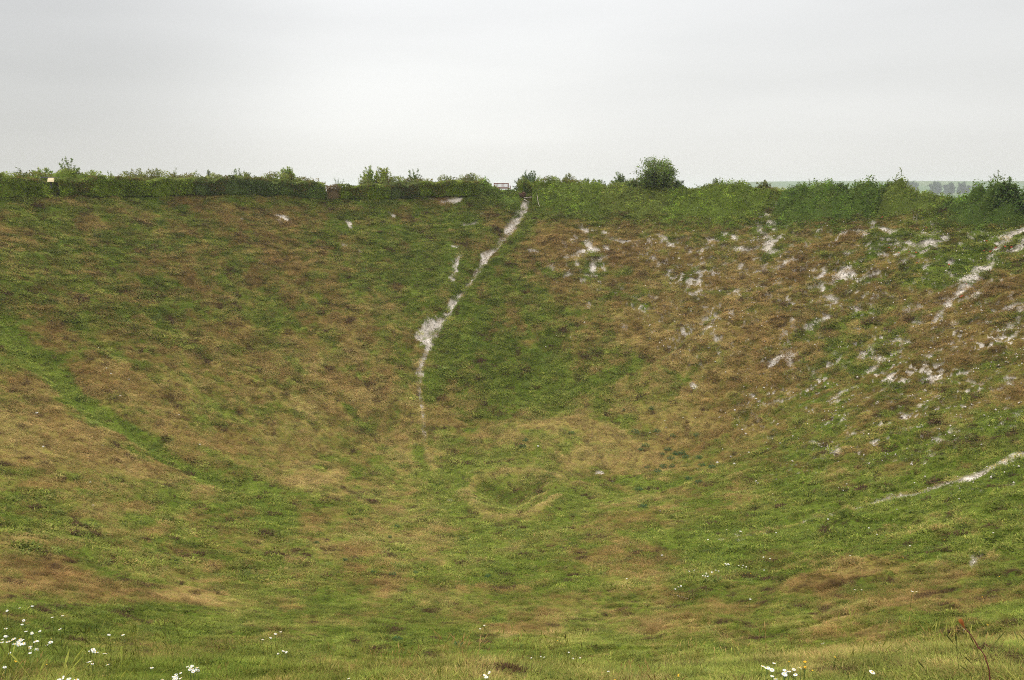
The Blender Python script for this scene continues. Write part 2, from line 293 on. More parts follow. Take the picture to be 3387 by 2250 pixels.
# how dry (first digit) and of what tone (second digit, 0 dark to 9 straw) the slopes are, in 12 bands from the far rim to the camera
GRID = """34 44 33 53 43 33 33 23 13 13 13 13 12 12 12 33
54 53 54 63 73 54 34 43 73 74 74 54 64 54 23 44
54 54 43 53 54 54 34 34 55 74 74 74 74 64 64 54
43 44 64 54 44 76 45 44 45 76 75 86 74 54 63 73
25 45 46 65 77 67 65 22 15 46 76 75 54 44 63 53
66 35 65 56 67 66 66 44 57 36 76 75 44 54 44 64
65 67 45 65 57 66 67 66 58 67 66 65 45 45 34 22
45 45 54 35 25 46 47 28 37 47 36 36 26 25 15 25
55 44 44 44 45 66 58 46 46 54 45 25 15 15 15 35
54 64 66 55 45 54 46 26 46 45 44 24 44 44 24 54
12 33 22 46 23 24 13 34 55 45 45 55 35 35 56 24
12 23 23 26 36 36 36 37 37 37 37 47 46 45 56 35""".split('\n')
A = []
cw, chh = W_PX / 16, (H_PX - 600) / 12
for j, row in enumerate(GRID):
    for i, c in enumerate(row.split()):
        px, py = (i + .5) * cw, 600 + (j + .5) * chh
        p = G(px, max(py, 655)); q = G(px, max(py, 655) + chh * .5 if j < 11 else 2250)
        q0 = G(px, max(py - chh * .5, 655))
        d = math.hypot(p[0], p[1])
        A.append((p[0], p[1], cw / F_PX * d * .55, max(.55 * math.hypot(q[0] - q0[0], q[1] - q0[1]), .8), int(c[0]) / 9 - (.07 if j < 4 and i < 8 else 0), int(c[1]) / 9))
A = np.array(A)
GX = np.arange(-70, 70.1, .5); GY = np.arange(-30, 110.1, .5)
gx, gy = np.meshgrid(GX, GY, indexing='ij')
wsum = np.full(gx.shape, 1e-9); bs = wsum * .4; ts = wsum * .4
for ax, ay, sx, sy, b, t in A:
    w = np.exp(-.5 * (((gx - ax) / sx) ** 2 + ((gy - ay) / sy) ** 2)) + 1e-7 / (1 + (gx - ax) ** 2 + (gy - ay) ** 2)
    wsum += w; bs += w * b; ts += w * t
GB, GT = bs / wsum, ts / wsum
def bil(Gd, x, y):
    u = np.clip((x - GX[0]) / .5, 0, len(GX) - 1.001); v = np.clip((y - GY[0]) / .5, 0, len(GY) - 1.001)
    i = u.astype(int); j = v.astype(int); u = u - i; v = v - j
    return Gd[i, j] * (1 - u) * (1 - v) + Gd[i + 1, j] * u * (1 - v) + Gd[i, j + 1] * (1 - u) * v + Gd[i + 1, j + 1] * u * v

def contour(x, y):                                           # coordinates along and across the crater wall
    dx, dy = x - CX, y - CY
    r = np.hypot(dx, dy) + 1e-6
    # arc length measured from the local angle, kept continuous in front of the camera
    return np.arctan2(dx, dy) * 38.0, r
def cf(x, y, sa, sr, octaves, seed, gain=.5):
    """noise drawn out along the contours of the wall, even on the floor"""
    a_, r_ = contour(x, y); w = sstep(14, 21, r_) * sstep(42, 60, y + .25 * np.abs(x))
    sr = np.maximum(sr, sa * .6)
    return fbm(a_ / sa, r_ / sr, octaves, seed, gain) * w + fbm(x / sa, y / (sr * 2.1), octaves, seed, gain) * (1 - w)
def cover(x, y):
    """dryness 0..1, tone 0..1, bare chalk 0..1"""
    b = bil(GB, x, y); t = bil(GT, x, y)
    a_, r_ = contour(x, y)
    for (p, rx, ry, am, tn) in BR:
        rx, ry = rx * .8, ry * 1.6
        w = np.exp(-(((x - p[0]) / rx) ** 2 + ((y - p[1]) / ry) ** 2)) * am * .75
        b = b + w * .7; t = t * (1 - w) + tn * w
    for (p, rx, ry, db, tn, wt) in TN:
        w = np.exp(-(((x - p[0]) / rx) ** 2 + ((y - p[1]) / ry) ** 2) ** 1.5) * wt
        b = b + w * db; t = t * (1 - w) + tn * w
    wob = fbm(x / .9, y / .9, 3, 5) * .5
    for (pts, hw), am in GREEN:
        d = seg_dist(x, y, pts, hw)
        w = (1 - sstep(.35, 1.45, d + wob * .8)) * am
        w = np.minimum(w, 1); b = b - w * .75; t = t * (1 - w * .85) + .66 * w * .85
    n1 = cf(x, y, 3.4, 1.9, 4, 1, .6); n2 = cf(x, y, .9, .5, 3, 2)
    ys_ = y / (1.5 + 1.3 * (1 - sstep(40, 60, y)))
    calm = 1 - .75 * np.exp(-(np.hypot((x - BUMP[1][0]) / BUMP[1][2], (y - BUMP[1][1]) / BUMP[1][3]) / 1.7) ** 4)
    b = b - .04 + (.20 * n1 + .22 * n2 + .22 * fbm(x / 1.5, ys_, 4, 7, .6)) * calm
    t = t + .26 * cf(x, y, 2.2, 1.4, 4, 3, .6) * calm
    for (pts, hw), pb, pt, wt in PALE:
        w = (1 - sstep(.4, 1.5, seg_dist(x, y, pts, hw) + wob * .35)) * wt
        b = b * (1 - w) + pb * w; t = t * (1 - w) + pt * w
    ch = np.zeros(x.shape)
    m = (np.abs(x) < 75) & (y < 110) & (y > 3)
    xs, ys = x[m], y[m]
    wb = fbm(xs / .32, ys / .32, 5, 6, .72) ; c = np.zeros(xs.shape)
    for (pts, hw), am in CHALK:
        d = seg_dist(xs, ys, pts, [h * .86 for h in hw])
        hit = d < 2.2
        if not hit.any(): continue
        c[hit] = np.maximum(c[hit], (1 - sstep(.85, 1.12, d[hit] + wb[hit] * (.16 + (1 - am) * 1.6) + (1 - am) * .20)))
    sp = fbm(a_[m] / .40, r_[m] / .30, 3, 8, .62); sp2 = fbm(a_[m] / 3.0, r_[m] / 1.6, 2, 9); msk = np.zeros(xs.shape)
    for p, rx, ry, am in SP:
        ry = ry * 1.8
        msk = np.maximum(msk, am * np.exp(-(((xs - p[0]) / rx) ** 2 + ((ys - p[1]) / ry) ** 2)))
    c = np.maximum(c, sstep(.0, .07, sp * .8 + sp2 * .22 + msk * .42 - .60) * sstep(.12, .3, msk))
    ch[m] = c
    s = np.hypot(x - CX, y - CY) / RAD
    ring = 1 - sstep(.7, 1.2, np.abs(s - 1.075) * RAD / 1.0 + .3 * fbm(x / 1.2, y / 1.2, 3, 12))
    ch = np.maximum(ch, ring)
    out = sstep(1.0, 1.03, s)
    b = b * (1 - out) + out * (.25 + .25 * n1)
    return np.clip(b, 0, 1), np.clip(t, 0, 1), np.clip(ch, 0, 1)

C_GREEN_D = np.array([.062, .098, .010]); C_GREEN = np.array([.125, .175, .017]); C_GREEN_Y = np.array([.210, .250, .031])
C_BROWN_D = np.array([.120, .080, .019]); C_BROWN = np.array([.240, .180, .041]); C_STRAW = np.array([.390, .315, .081])
C_CHALK = np.array([.60, .535, .46]); C_CHALK2 = np.array([.47, .41, .33])
def tri(a, b, c, t):
    t = t[:, None]
    return np.where(t < .5, a + (b - a) * (t * 2), b + (c - b) * (t * 2 - 1))
def ground_colour(x, y, b, t, ch):
    g = tri(C_GREEN_D, C_GREEN, C_GREEN_Y, np.clip(t + .12 * fbm(x / .4, y / .4, 2, 21), 0, 1))
    d = tri(C_BROWN_D, C_BROWN, C_STRAW, np.clip(t + .12 * fbm(x / .3, y / .3, 2, 22), 0, 1))
    k = sstep(.22, .78, b)[:, None]
    c = g * (1 - k) + d * k
    c = c * .62
    n = sstep(-.5, .6, fbm(x / .5, y / .5, 4, 23))[:, None]
    cc = C_CHALK2 + (C_CHALK - C_CHALK2) * n
    return c * (1 - ch[:, None]) + cc * ch[:, None]

def H(x, y):
    """the full ground height with hummocks, sheep ledges and gullies"""
    z = H_smooth(x, y)
    s = np.hypot(x - CX, y - CY) / RAD
    inn = 1 - sstep(1.6, 2.4, s)
    a_, r_ = contour(x, y)
    z = z + inn * (.05 + .12 * sstep(32, 66, y + .3 * np.abs(x))) * cf(x, y, 1.3, .75, 4, 31, .55)
    wall = sstep(.3, .45, s) * (1 - sstep(.97, 1.02, s))
    right = .35 + .65 * sstep(-5, 15, x)
    l = fbm(a_ / 5.0, r_ / 1.7, 3, 33)                       # ledges: a soft sawtooth up the slope
    saw = (r_ / 1.9 + l * 1.3) % 1.0
    z = z + wall * right * .24 * (sstep(0, .8, saw) - sstep(.82, 1.0, saw)) * sstep(-.3, .3, fbm(a_ / 4, r_ / 3, 2, 34))
    for (pts, hw) in CREASE:
        d = seg_dist(x, y, pts, hw)
        z = z - .5 * np.exp(-d * d)
    return z
CREASE.append(stroke([(-60, 1000), (160, 1200), (350, 1375), (620, 1535), (760, 1590)], 1.3))
CREASE.append(stroke([(2400, 1000), (2300, 1085), (2160, 1190)], .6))
CREASE.append(stroke([(1735, 672), (1690, 745), (1600, 850), (1500, 985), (1420, 1100)], .5))

# ------------------------------------------------------------------ helpers
def tag(o, label=None, cat=None, group=None, kind=None):
    if label: o['label'] = label
    if cat: o['category'] = cat
    if group: o['group'] = group
    if kind: o['kind'] = kind
    return o
def empty(name, loc=(0, 0, 0), rz=0.0):
    o = bpy.data.objects.new(name, None); COL.objects.link(o)
    o.empty_display_size = .2; o.location = loc; o.rotation_euler = (0, 0, rz); return o
def np_mesh(name, V, faces, mat, cols=None, parent=None, link=True, smooth=False):
    """faces: (n,3) or (n,4) array, or a list of such arrays"""
    me = bpy.data.meshes.new(name)
    fl = faces if isinstance(faces, list) else [faces]
    V = np.asarray(V, np.float32)
    me.vertices.add(len(V)); me.vertices.foreach_set('co', V.ravel())
    lv = np.concatenate([f.ravel() for f in fl]).astype(np.int32)
    tot = np.concatenate([np.full(len(f), f.shape[1], np.int32) for f in fl])
    start = np.concatenate([[0], np.cumsum(tot)[:-1]]).astype(np.int32)
    me.loops.add(len(lv)); me.loops.foreach_set('vertex_index', lv)
    me.polygons.add(len(tot)); me.polygons.foreach_set('loop_start', start)
    if smooth: me.polygons.foreach_set('use_smooth', np.ones(len(tot), bool))
    if cols is not None:
        ca = me.color_attributes.new('tint', 'FLOAT_COLOR', 'POINT')
        ca.data.foreach_set('color', np.concatenate([cols, np.ones((len(V), 1))], 1).astype(np.float32).ravel())
    me.materials.append(mat); me.update(calc_edges=True)
    o = bpy.data.objects.new(name, me)
    if link: COL.objects.link(o)
    if parent: o.parent = parent
    return o
def new_mat(name, rough=.8, spec=.2):
    m = bpy.data.materials.new(name); m.use_nodes = True
    nt = m.node_tree; b = nt.nodes['Principled BSDF']
    b.inputs['Roughness'].default_value = rough; b.inputs['Specular IOR Level'].default_value = spec
    return m, nt, b
def tint_mat(name, instancer=False, rough=.9, spec=.04, transl=.25, noise=None, strength=.5):
    m, nt, b = new_mat(name, rough, spec); n, l = nt.nodes, nt.links
    at = n.new('ShaderNodeAttribute'); at.attribute_name = 'tint'; cur = at.outputs['Color']
    if instancer:
        ai = n.new('ShaderNodeAttribute'); ai.attribute_type = 'INSTANCER'; ai.attribute_name = 'hue'
        mx = n.new('ShaderNodeMix'); mx.data_type = 'RGBA'; mx.blend_type = 'MULTIPLY'; mx.inputs['Factor'].default_value = 1
        l.new(ai.outputs['Color'], mx.inputs['A']); l.new(cur, mx.inputs['B']); cur = mx.outputs['Result']
    if noise:
        g = n.new('ShaderNodeNewGeometry')
        tn = n.new('ShaderNodeTexNoise'); tn.inputs['Scale'].default_value = noise; tn.inputs['Detail'].default_value = 5
        l.new(g.outputs['Position'], tn.inputs['Vector'])
        r = n.new('ShaderNodeMapRange'); r.inputs[1].default_value = .25; r.inputs[2].default_value = .75
        r.inputs[3].default_value = 1 - strength; r.inputs[4].default_value = 1 + strength
        l.new(tn.outputs['Fac'], r.inputs[0])
        sc = n.new('ShaderNodeVectorMath'); sc.operation = 'SCALE'; l.new(cur, sc.inputs[0]); l.new(r.outputs[0], sc.inputs['Scale']); cur = sc.outputs[0]
        bp = n.new('ShaderNodeBump'); bp.inputs['Strength'].default_value = .5; bp.inputs['Distance'].default_value = .05
        l.new(tn.outputs['Fac'], bp.inputs['Height']); l.new(bp.outputs[0], b.inputs['Normal'])
    l.new(cur, b.inputs['Base Color'])
    if transl:
        tr = n.new('ShaderNodeBsdfTranslucent'); l.new(cur, tr.inputs['Color'])
        mx = n.new('ShaderNodeMixShader'); mx.inputs[0].default_value = transl
        l.new(b.outputs[0], mx.inputs[1]); l.new(tr.outputs[0], mx.inputs[2])
        l.new(mx.outputs[0], n['Material Output'].inputs['Surface'])
    return m
def flat_mat(name, col, rough=.7, spec=.2, noise=8.0, amt=.35):
    m, nt, b = new_mat(name, rough, spec); n, l = nt.nodes, nt.links
    tcn = n.new('ShaderNodeTexCoord'); tn = n.new('ShaderNodeTexNoise'); tn.inputs['Scale'].default_value = noise; tn.inputs['Detail'].default_value = 4
    l.new(tcn.outputs['Object'], tn.inputs['Vector'])
    r = n.new('ShaderNodeValToRGB'); c = np.array(col)
    r.color_ramp.elements[0].position = .3; r.color_ramp.elements[0].color = (*(c * (1 - amt)), 1)
    r.color_ramp.elements[1].position = .7; r.color_ramp.elements[1].color = (*(c * (1 + amt)), 1)
    l.new(tn.outputs['Fac'], r.inputs[0]); l.new(r.outputs[0], b.inputs['Base Color'])
    return m
M_GROUND = tint_mat('ground_cover', transl=0, rough=.95, spec=.05, noise=9.0, strength=.45)
M_GRASS = tint_mat('grass_blades', instancer=True, transl=.22)
M_LEAF = tint_mat('leaves', transl=.28, rough=.8, spec=.08)
M_BARK = flat_mat('bark', (.10, .075, .05), .9)
M_PETAL = flat_mat('petal_white', (.80, .80, .77), .6, amt=.05)
M_YELLOW = flat_mat('petal_yellow', (.80, .46, .02), .6, amt=.15)
M_RED = flat_mat('petal_red', (.62, .055, .03), .6, amt=.2)
M_STEM = flat_mat('flower_stem', (.09, .14, .03), .7)
M_CHALK = flat_mat('chalk_rock', (.60, .56, .50), .95, noise=14, amt=.2)

# ------------------------------------------------------------------ ground: one sheet to the horizon
az_f = np.radians(np.linspace(-37, 37, 1150))
az_c = np.radians(np.concatenate([np.linspace(37, 55, 150)[1:], np.linspace(55, 305, 120)[1:-1], np.linspace(305, 323, 150)[:-1]]))
AZ = np.concatenate([az_f, az_c])
rows = np.concatenate([np.arange(.6, 5, .15), np.arange(5, 104, .125), 104 * (2600 / 104) ** np.linspace(0, 1, 70)[0:]])
nr, na = len(rows), len(AZ)
rr, aa = np.meshgrid(rows, AZ, indexing='ij')
X = (rr * np.sin(aa)).ravel(); Y = (rr * np.cos(aa)).ravel()
X = np.append(X, 0.0); Y = np.append(Y, 0.0)
Z = H(X, Y)
b_, t_, c_ = cover(X, Y)
cols = ground_colour(X, Y, b_, t_, c_)
dist = np.hypot(X, Y); far = sstep(110, 160, dist)[:, None]
field = np.array([.085, .135, .050]) * (1 + .12 * fbm(X / 90, Y / 40, 3, 41))[:, None]
stripe = sstep(.1, .3, fbm(X / 260, Y / 120, 2, 42))[:, None]
field = field * (1 - .35 * stripe) + np.array([.16, .15, .07]) * .35 * stripe
cols = cols * (1 - far) + field * far
Z = Z - .11 * c_ * (dist < 110) + (.03 * fbm(X / .28, Y / .28, 3, 50)) * (dist < 110)
i, j = np.meshgrid(np.arange(nr - 1), np.arange(na), indexing='ij')
j2 = (j + 1) % na
quads = np.stack([i * na + j, i * na + j2, (i + 1) * na + j2, (i + 1) * na + j], -1).reshape(-1, 4)[:, ::-1]
jj = np.arange(na); tris = np.stack([np.full(na, nr * na), jj, (jj + 1) % na], 1)[:, ::-1]
g = np_mesh('ground', np.stack([X, Y, Z], 1), [quads, tris], M_GROUND, cols, smooth=True)
tag(g, 'grassy chalk crater and the fields around it', None, None, 'structure')
del X, Y, Z, rr, aa, quads, b_, t_, c_, cols

# ------------------------------------------------------------------ grass (nobody could count it)
def blades(n, radius, hmin, hmax, width, lean, segs=2, seed=0, leafy=False, curl=.5):
    r = np.random.default_rng(seed); V, Fq, Ft, Cc = [], [], [], []
    for k in range(n):
        a = r.random() * 6.283; rad = radius * math.sqrt(r.random())
        base = np.array([rad * math.cos(a), rad * math.sin(a), -.02])
        da = a + r.normal(0, .9) if r.random() < .6 else r.random() * 6.283
        dirv = np.array([math.cos(da), math.sin(da), 0]); side = np.array([-dirv[1], dirv[0], 0])
        h = hmin + (hmax - hmin) * r.random(); ln = lean * (.5 + r.random())
        c = .72 + .56 * r.random(); cc = np.array([c, c, c])
        if r.random() < .18: cc = cc * np.array([1.45, 1.15, 1.5])
        w = width * (.7 + .6 * r.random())
        vi = len(V)
        for sI in range(segs + 1):
            t = sI / segs
            ang = ln * (1 - curl + curl * t * 2)
            p = base + dirv * (h * t * math.sin(min(ang, 1.5))) + np.array([0, 0, h * t * math.cos(min(ang, 1.5)) + .02])
            ww = w * (math.sin(math.pi * min(.12 + t * .86, 1)) if leafy else (1 - t * .8)) / 2
            V += [p - side * ww, p + side * ww]
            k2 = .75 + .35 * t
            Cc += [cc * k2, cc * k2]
        for sI in range(segs):
            q = vi + sI * 2; Fq.append((q, q + 1, q + 3, q + 2))
    return np.array(V), np.array(Fq), np.array(Cc)
def stalks(n, h0, h1, seed):
    r = np.random.default_rng(seed); V, Fq, Cc = [], [], []
    for k in range(n):
        a = r.random() * 6.283; base = np.array([.12 * r.normal(), .12 * r.normal(), -.02]); h = h0 + (h1 - h0) * r.random()
        d = np.array([math.cos(a), math.sin(a), 0]); side = np.array([-d[1], d[0], 0]); ln = .15 + .35 * r.random()
        pts = [base + d * (h * ln * t * t) + np.array([0, 0, h * t * (1 - .2 * t * ln)]) for t in (0, .35, .65, .82, .9, 1.0)]
        ws = (.0022, .002, .0018, .002, .008, .001)
        for e_ in (side, d):
            vi = len(V)
            for p, w in zip(pts, ws): V += [p - e_ * w, p + e_ * w]; Cc += [np.array([1.25, 1.1, 1.25])] * 2
            for q in range(5): Fq.append((vi + 2 * q, vi + 2 * q + 1, vi + 2 * q + 3, vi + 2 * q + 2))
    return np.array(V), np.array(Fq), np.array(Cc)
lib = bpy.data.collections.new('grass_kinds')
kinds = [blades(46, .13, .08, .22, .007, .55, 3, 1), blades(60, .20, .08, .22, .011, 1.05, 3, 2), blades(54, .30, .10, .26, .022, 1.15, 2, 3),
         blades(48, .16, .04, .13, .022, .75, 2, 4, True), blades(44, .28, .08, .20, .050, .85, 2, 5, True), stalks(7, .35, .62, 6),
         blades(60, .30, .14, .34, .018, 1.3, 2, 7), blades(50, .16, .07, .19, .008, .95, 3, 8)]
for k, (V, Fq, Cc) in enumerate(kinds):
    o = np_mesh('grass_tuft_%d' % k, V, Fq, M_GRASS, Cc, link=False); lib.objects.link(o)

def scatter(n, r0, r1, azlim=48.0, power=1.0):
    n = int(n * 1.26)
    a = np.radians((RNG.random(n) * 2 - 1) * azlim); r = np.sqrt(r0 ** 2 + (r1 ** 2 - r0 ** 2) * RNG.random(n))
    return r * np.sin(a), r * np.cos(a)
def align(nrm, yaw):
    z = nrm; up = np.array([0, 0, 1.0]); x0 = np.stack([np.cos(yaw), np.sin(yaw), 0 * yaw], 1)
    y = np.cross(z, x0); y /= np.linalg.norm(y, axis=1)[:, None]; x = np.cross(y, z)
    # columns x,y,z -> Euler XYZ
    sy = -x[:, 2]; ry = np.arcsin(np.clip(sy, -1, 1)); rx = np.arctan2(y[:, 2], z[:, 2]); rz = np.arctan2(x[:, 1], x[:, 0])
    return np.stack([rx, ry, rz], 1)
def normals(x, y, e=.25):
    hx = (H(x + e, y) - H(x - e, y)) / (2 * e); hy = (H(x, y + e) - H(x, y - e)) / (2 * e)
    n = np.stack([-hx, -hy, np.ones_like(hx)], 1); return n / np.linalg.norm(n, axis=1)[:, None]
G_GREEN = [np.array(c) for c in ((.090, .128, .015), (.155, .202, .028), (.235, .270, .050), (.100, .152, .038))]
G_DRY = [np.array([1.0, .965, 1.28]) * np.array(c) for c in ((.150, .092, .023), (.290, .198, .047), (.440, .355, .096), (.320, .232, .059))]
def grass_object(name, sets, label):
    P, Rt, S, K, C_ = [], [], [], [], []
    for (n, r0, r1, kind_p, sc0, sc1, lift) in sets:
        x, y = scatter(n, r0, r1)
        s = np.hypot(x - CX, y - CY) / RAD
        keep = s < 1.12; x, y = x[keep], y[keep]
        b, t, ch = cover(x, y)
        keep = (ch < .55) | (RNG.random(len(x)) < .10)
        x, y, b, t, ch = x[keep], y[keep], b[keep], t[keep], ch[keep]
        z = H(x, y); nr_ = normals(x, y); m = len(x)
        nb = nr_ * .65 + np.array([0, 0, .35]); nb /= np.linalg.norm(nb, axis=1)[:, None]
        rot = align(nb, RNG.random(m) * 6.283)
        hsz = fbm(x / 1.1, y / 1.1, 3, 60)
        sc = (sc0 + (sc1 - sc0) * RNG.random(m)) * (1 + .35 * hsz)
        dry = RNG.random(m) < sstep(.10, .92, b + .05 * RNG.normal(size=m))
        t2 = np.clip(t + .28 * RNG.normal(size=m) , 0, 1)
        gc = tri(G_GREEN[0], G_GREEN[1], G_GREEN[2], t2); bl = (RNG.random(m) < .12)[:, None]; gc = np.where(bl, G_GREEN[3], gc)
        dc = tri(G_DRY[0], G_DRY[1], G_DRY[2], t2); dc = np.where((RNG.random(m) < .15)[:, None], G_DRY[3], dc)
        c = np.where(dry[:, None], dc, gc); gcol = tri(G_GREEN[0], G_GREEN[1], G_GREEN[2], t) * (1 - b[:, None]) + tri(G_DRY[0], G_DRY[1], G_DRY[2], t) * b[:, None]
        c = (c * .62 + gcol * .38) * ((.70 + .60 * RNG.random(m)) * (1.05 + .34 * fbm(x / .42, y / .42, 3, 61)).clip(.5, 1.6))[:, None]
        soil = (name == 'grass') * sstep(.62, .80, fbm(x / .7, y / .55, 3, 62))[:, None] * (RNG.random(m) < .8)[:, None]; c = c * (1 - soil) + np.array([.085, .052, .026]) * soil
        ks, ps = zip(*kind_p); kk = np.array(ks)[np.searchsorted(np.cumsum(ps) / sum(ps), RNG.random(m))]
        herb = (~dry) & (RNG.random(m) < .30) & (b < .5)
        kk = np.where(herb & np.isin(kk, [2, 6]), 4, kk); kk = np.where(herb & np.isin(kk, [0, 1, 7]), 3, kk)
        P.append(np.stack([x, y, z - .01], 1)); Rt.append(rot); S.append(sc); K.append(kk); C_.append(c)
    P, Rt, S, K, C_ = map(np.concatenate, (P, Rt, S, K, C_))
    me = bpy.data.meshes.new(name); me.vertices.add(len(P)); me.vertices.foreach_set('co', P.astype(np.float32).ravel())
    def att(nm, ty, ar, key='value'):
        a = me.attributes.new(nm, ty, 'POINT'); a.data.foreach_set(key, ar.ravel())
    att('turn', 'FLOAT_VECTOR', Rt.astype(np.float32), 'vector'); att('size', 'FLOAT', S.astype(np.float32))
    att('kind_index', 'INT', K.astype(np.int32)); att('hue', 'FLOAT_COLOR', np.concatenate([C_, np.ones((len(C_), 1))], 1).astype(np.float32), 'color')
    o = bpy.data.objects.new(name, me); COL.objects.link(o)
    ng = bpy.data.node_groups.new('scatter_' + name, 'GeometryNodeTree')
    ng.interface.new_socket('Geometry', in_out='INPUT', socket_type='NodeSocketGeometry'); ng.interface.new_socket('Geometry', in_out='OUTPUT', socket_type='NodeSocketGeometry')
    n, l = ng.nodes, ng.links
    gi = n.new('NodeGroupInput'); go = n.new('NodeGroupOutput'); iop = n.new('GeometryNodeInstanceOnPoints')
    ci = n.new('GeometryNodeCollectionInfo'); ci.inputs['Collection'].default_value = lib
    ci.inputs['Separate Children'].default_value = True; ci.inputs['Reset Children'].default_value = True
    def na(nm, ty):
        q = n.new('GeometryNodeInputNamedAttribute'); q.data_type = ty; q.inputs['Name'].default_value = nm; return q.outputs[0]
    l.new(gi.outputs[0], iop.inputs['Points']); l.new(ci.outputs[0], iop.inputs['Instance']); iop.inputs['Pick Instance'].default_value = True
    l.new(na('kind_index', 'INT'), iop.inputs['Instance Index'])
    er = n.new('FunctionNodeEulerToRotation'); l.new(na('turn', 'FLOAT_VECTOR'), er.inputs[0]); l.new(er.outputs[0], iop.inputs['Rotation'])
    l.new(na('size', 'FLOAT'), iop.inputs['Scale']); l.new(iop.outputs[0], go.inputs[0])
    md = o.modifiers.new('scatter', 'NODES'); md.node_group = ng
    tag(o, label, 'grass', None, 'stuff')
    return o
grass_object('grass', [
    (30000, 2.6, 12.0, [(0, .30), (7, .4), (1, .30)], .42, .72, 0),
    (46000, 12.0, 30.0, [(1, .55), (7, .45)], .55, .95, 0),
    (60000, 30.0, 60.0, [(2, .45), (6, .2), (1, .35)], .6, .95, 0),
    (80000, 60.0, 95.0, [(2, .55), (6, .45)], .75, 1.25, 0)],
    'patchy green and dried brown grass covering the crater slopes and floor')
grass_object('tall_grass', [
    (520, 5.0, 9.5, [(5, .4), (0, .6)], .45, .8, 0), (60, 9.0, 13.0, [(5, 1.0)], .5, .9, 0)],
    'taller pale grass with thin seed stalks along the near crater lip')

# ------------------------------------------------------------------ broken chalk lying on the bare ground
M_RUBBLE = tint_mat('chalk_rubble', instancer=True, transl=0, rough=.95)
rub = bpy.data.collections.new('rubble_kinds')
def stone(seed):
    r = np.random.default_rng(seed); V = []
    for k, (z, w) in enumerate(((-.4, .7), (.05, 1.0), (.45, .6))):
        for q in range(6):
            a = q * 1.047 + k * .4; w2 = w * (.75 + .5 * r.random()); V.append((w2 * math.cos(a), w2 * .8 * math.sin(a), z * (.8 + .4 * r.random())))
    F = [(k * 6 + q, k * 6 + (q + 1) % 6, k * 6 + 6 + (q + 1) % 6, k * 6 + 6 + q) for k in range(2) for q in range(6)] + [(12, 13, 14, 15), (12, 15, 16, 17)]
    return np.array(V), np.array(F)
for k in range(3):
    V, Fq = stone(k); o = np_mesh('rubble_%d' % k, V, Fq, M_RUBBLE, np.ones((len(V), 3)), link=False); rub.objects.link(o)
x, y = scatter(620000, 8, 96)
b, t, ch = cover(x, y); sr_ = np.hypot(x - CX, y - CY) / RAD
keep = (ch > .5) & (sr_ < 1.01) & (RNG.random(len(x)) < .75); x, y, ch = x[keep], y[keep], ch[keep]; m = len(x)
sz = .022 + .05 * RNG.random(m) ** 3 + .05 * (RNG.random(m) < .06)
ex, ey = [], []
for (p_, rx_, ry_, am_) in SP:
    k_ = int(rx_ * ry_ * 16 * am_); ex.append(p_[0] + RNG.normal(size=k_) * rx_ * .8); ey.append(p_[1] + RNG.normal(size=k_) * ry_ * 1.3)
ex, ey = np.concatenate(ex), np.concatenate(ey)
k_ = (fbm(ex / 1.6, ey / 1.2, 3, 77) > .0) & (np.hypot(ex - CX, ey - CY) < RAD * .97); ex, ey = ex[k_], ey[k_]
x, y, ch = np.append(x, ex), np.append(y, ey), np.append(ch, -.6 * np.ones(len(ex))); sz = np.append(sz, .035 + .055 * RNG.random(len(ex)) ** 2); m = len(x)
me = bpy.data.meshes.new('chalk_rubble'); me.vertices.add(m)
me.vertices.foreach_set('co', np.stack([x, y, H(x, y) - .11 * ch + .01], 1).astype(np.float32).ravel())
for nm, ty, ar, key in (('turn', 'FLOAT_VECTOR', RNG.random((m, 3)) * 6.28, 'vector'), ('size', 'FLOAT', sz, 'value'), ('kind_index', 'INT', RNG.integers(0, 3, m), 'value'),
        ('hue', 'FLOAT_COLOR', np.concatenate([(C_CHALK * 1.12)[None] * (.72 + .38 * RNG.random((m, 1))), np.ones((m, 1))], 1), 'color')):
    a_ = me.attributes.new(nm, ty, 'POINT'); a_.data.foreach_set(key, np.asarray(ar, np.int32 if ty == 'INT' else np.float32).ravel())
ro = bpy.data.objects.new('chalk_rubble', me); COL.objects.link(ro); tag(ro, 'crumbled white chalk on the bare scars and the worn path', 'rubble', None, 'stuff')
ng2 = bpy.data.node_groups['scatter_grass'].copy()
for n_ in ng2.nodes:
    if n_.type == 'COLLECTION_INFO': n_.inputs['Collection'].default_value = rub
md = ro.modifiers.new('scatter', 'NODES'); md.node_group = ng2

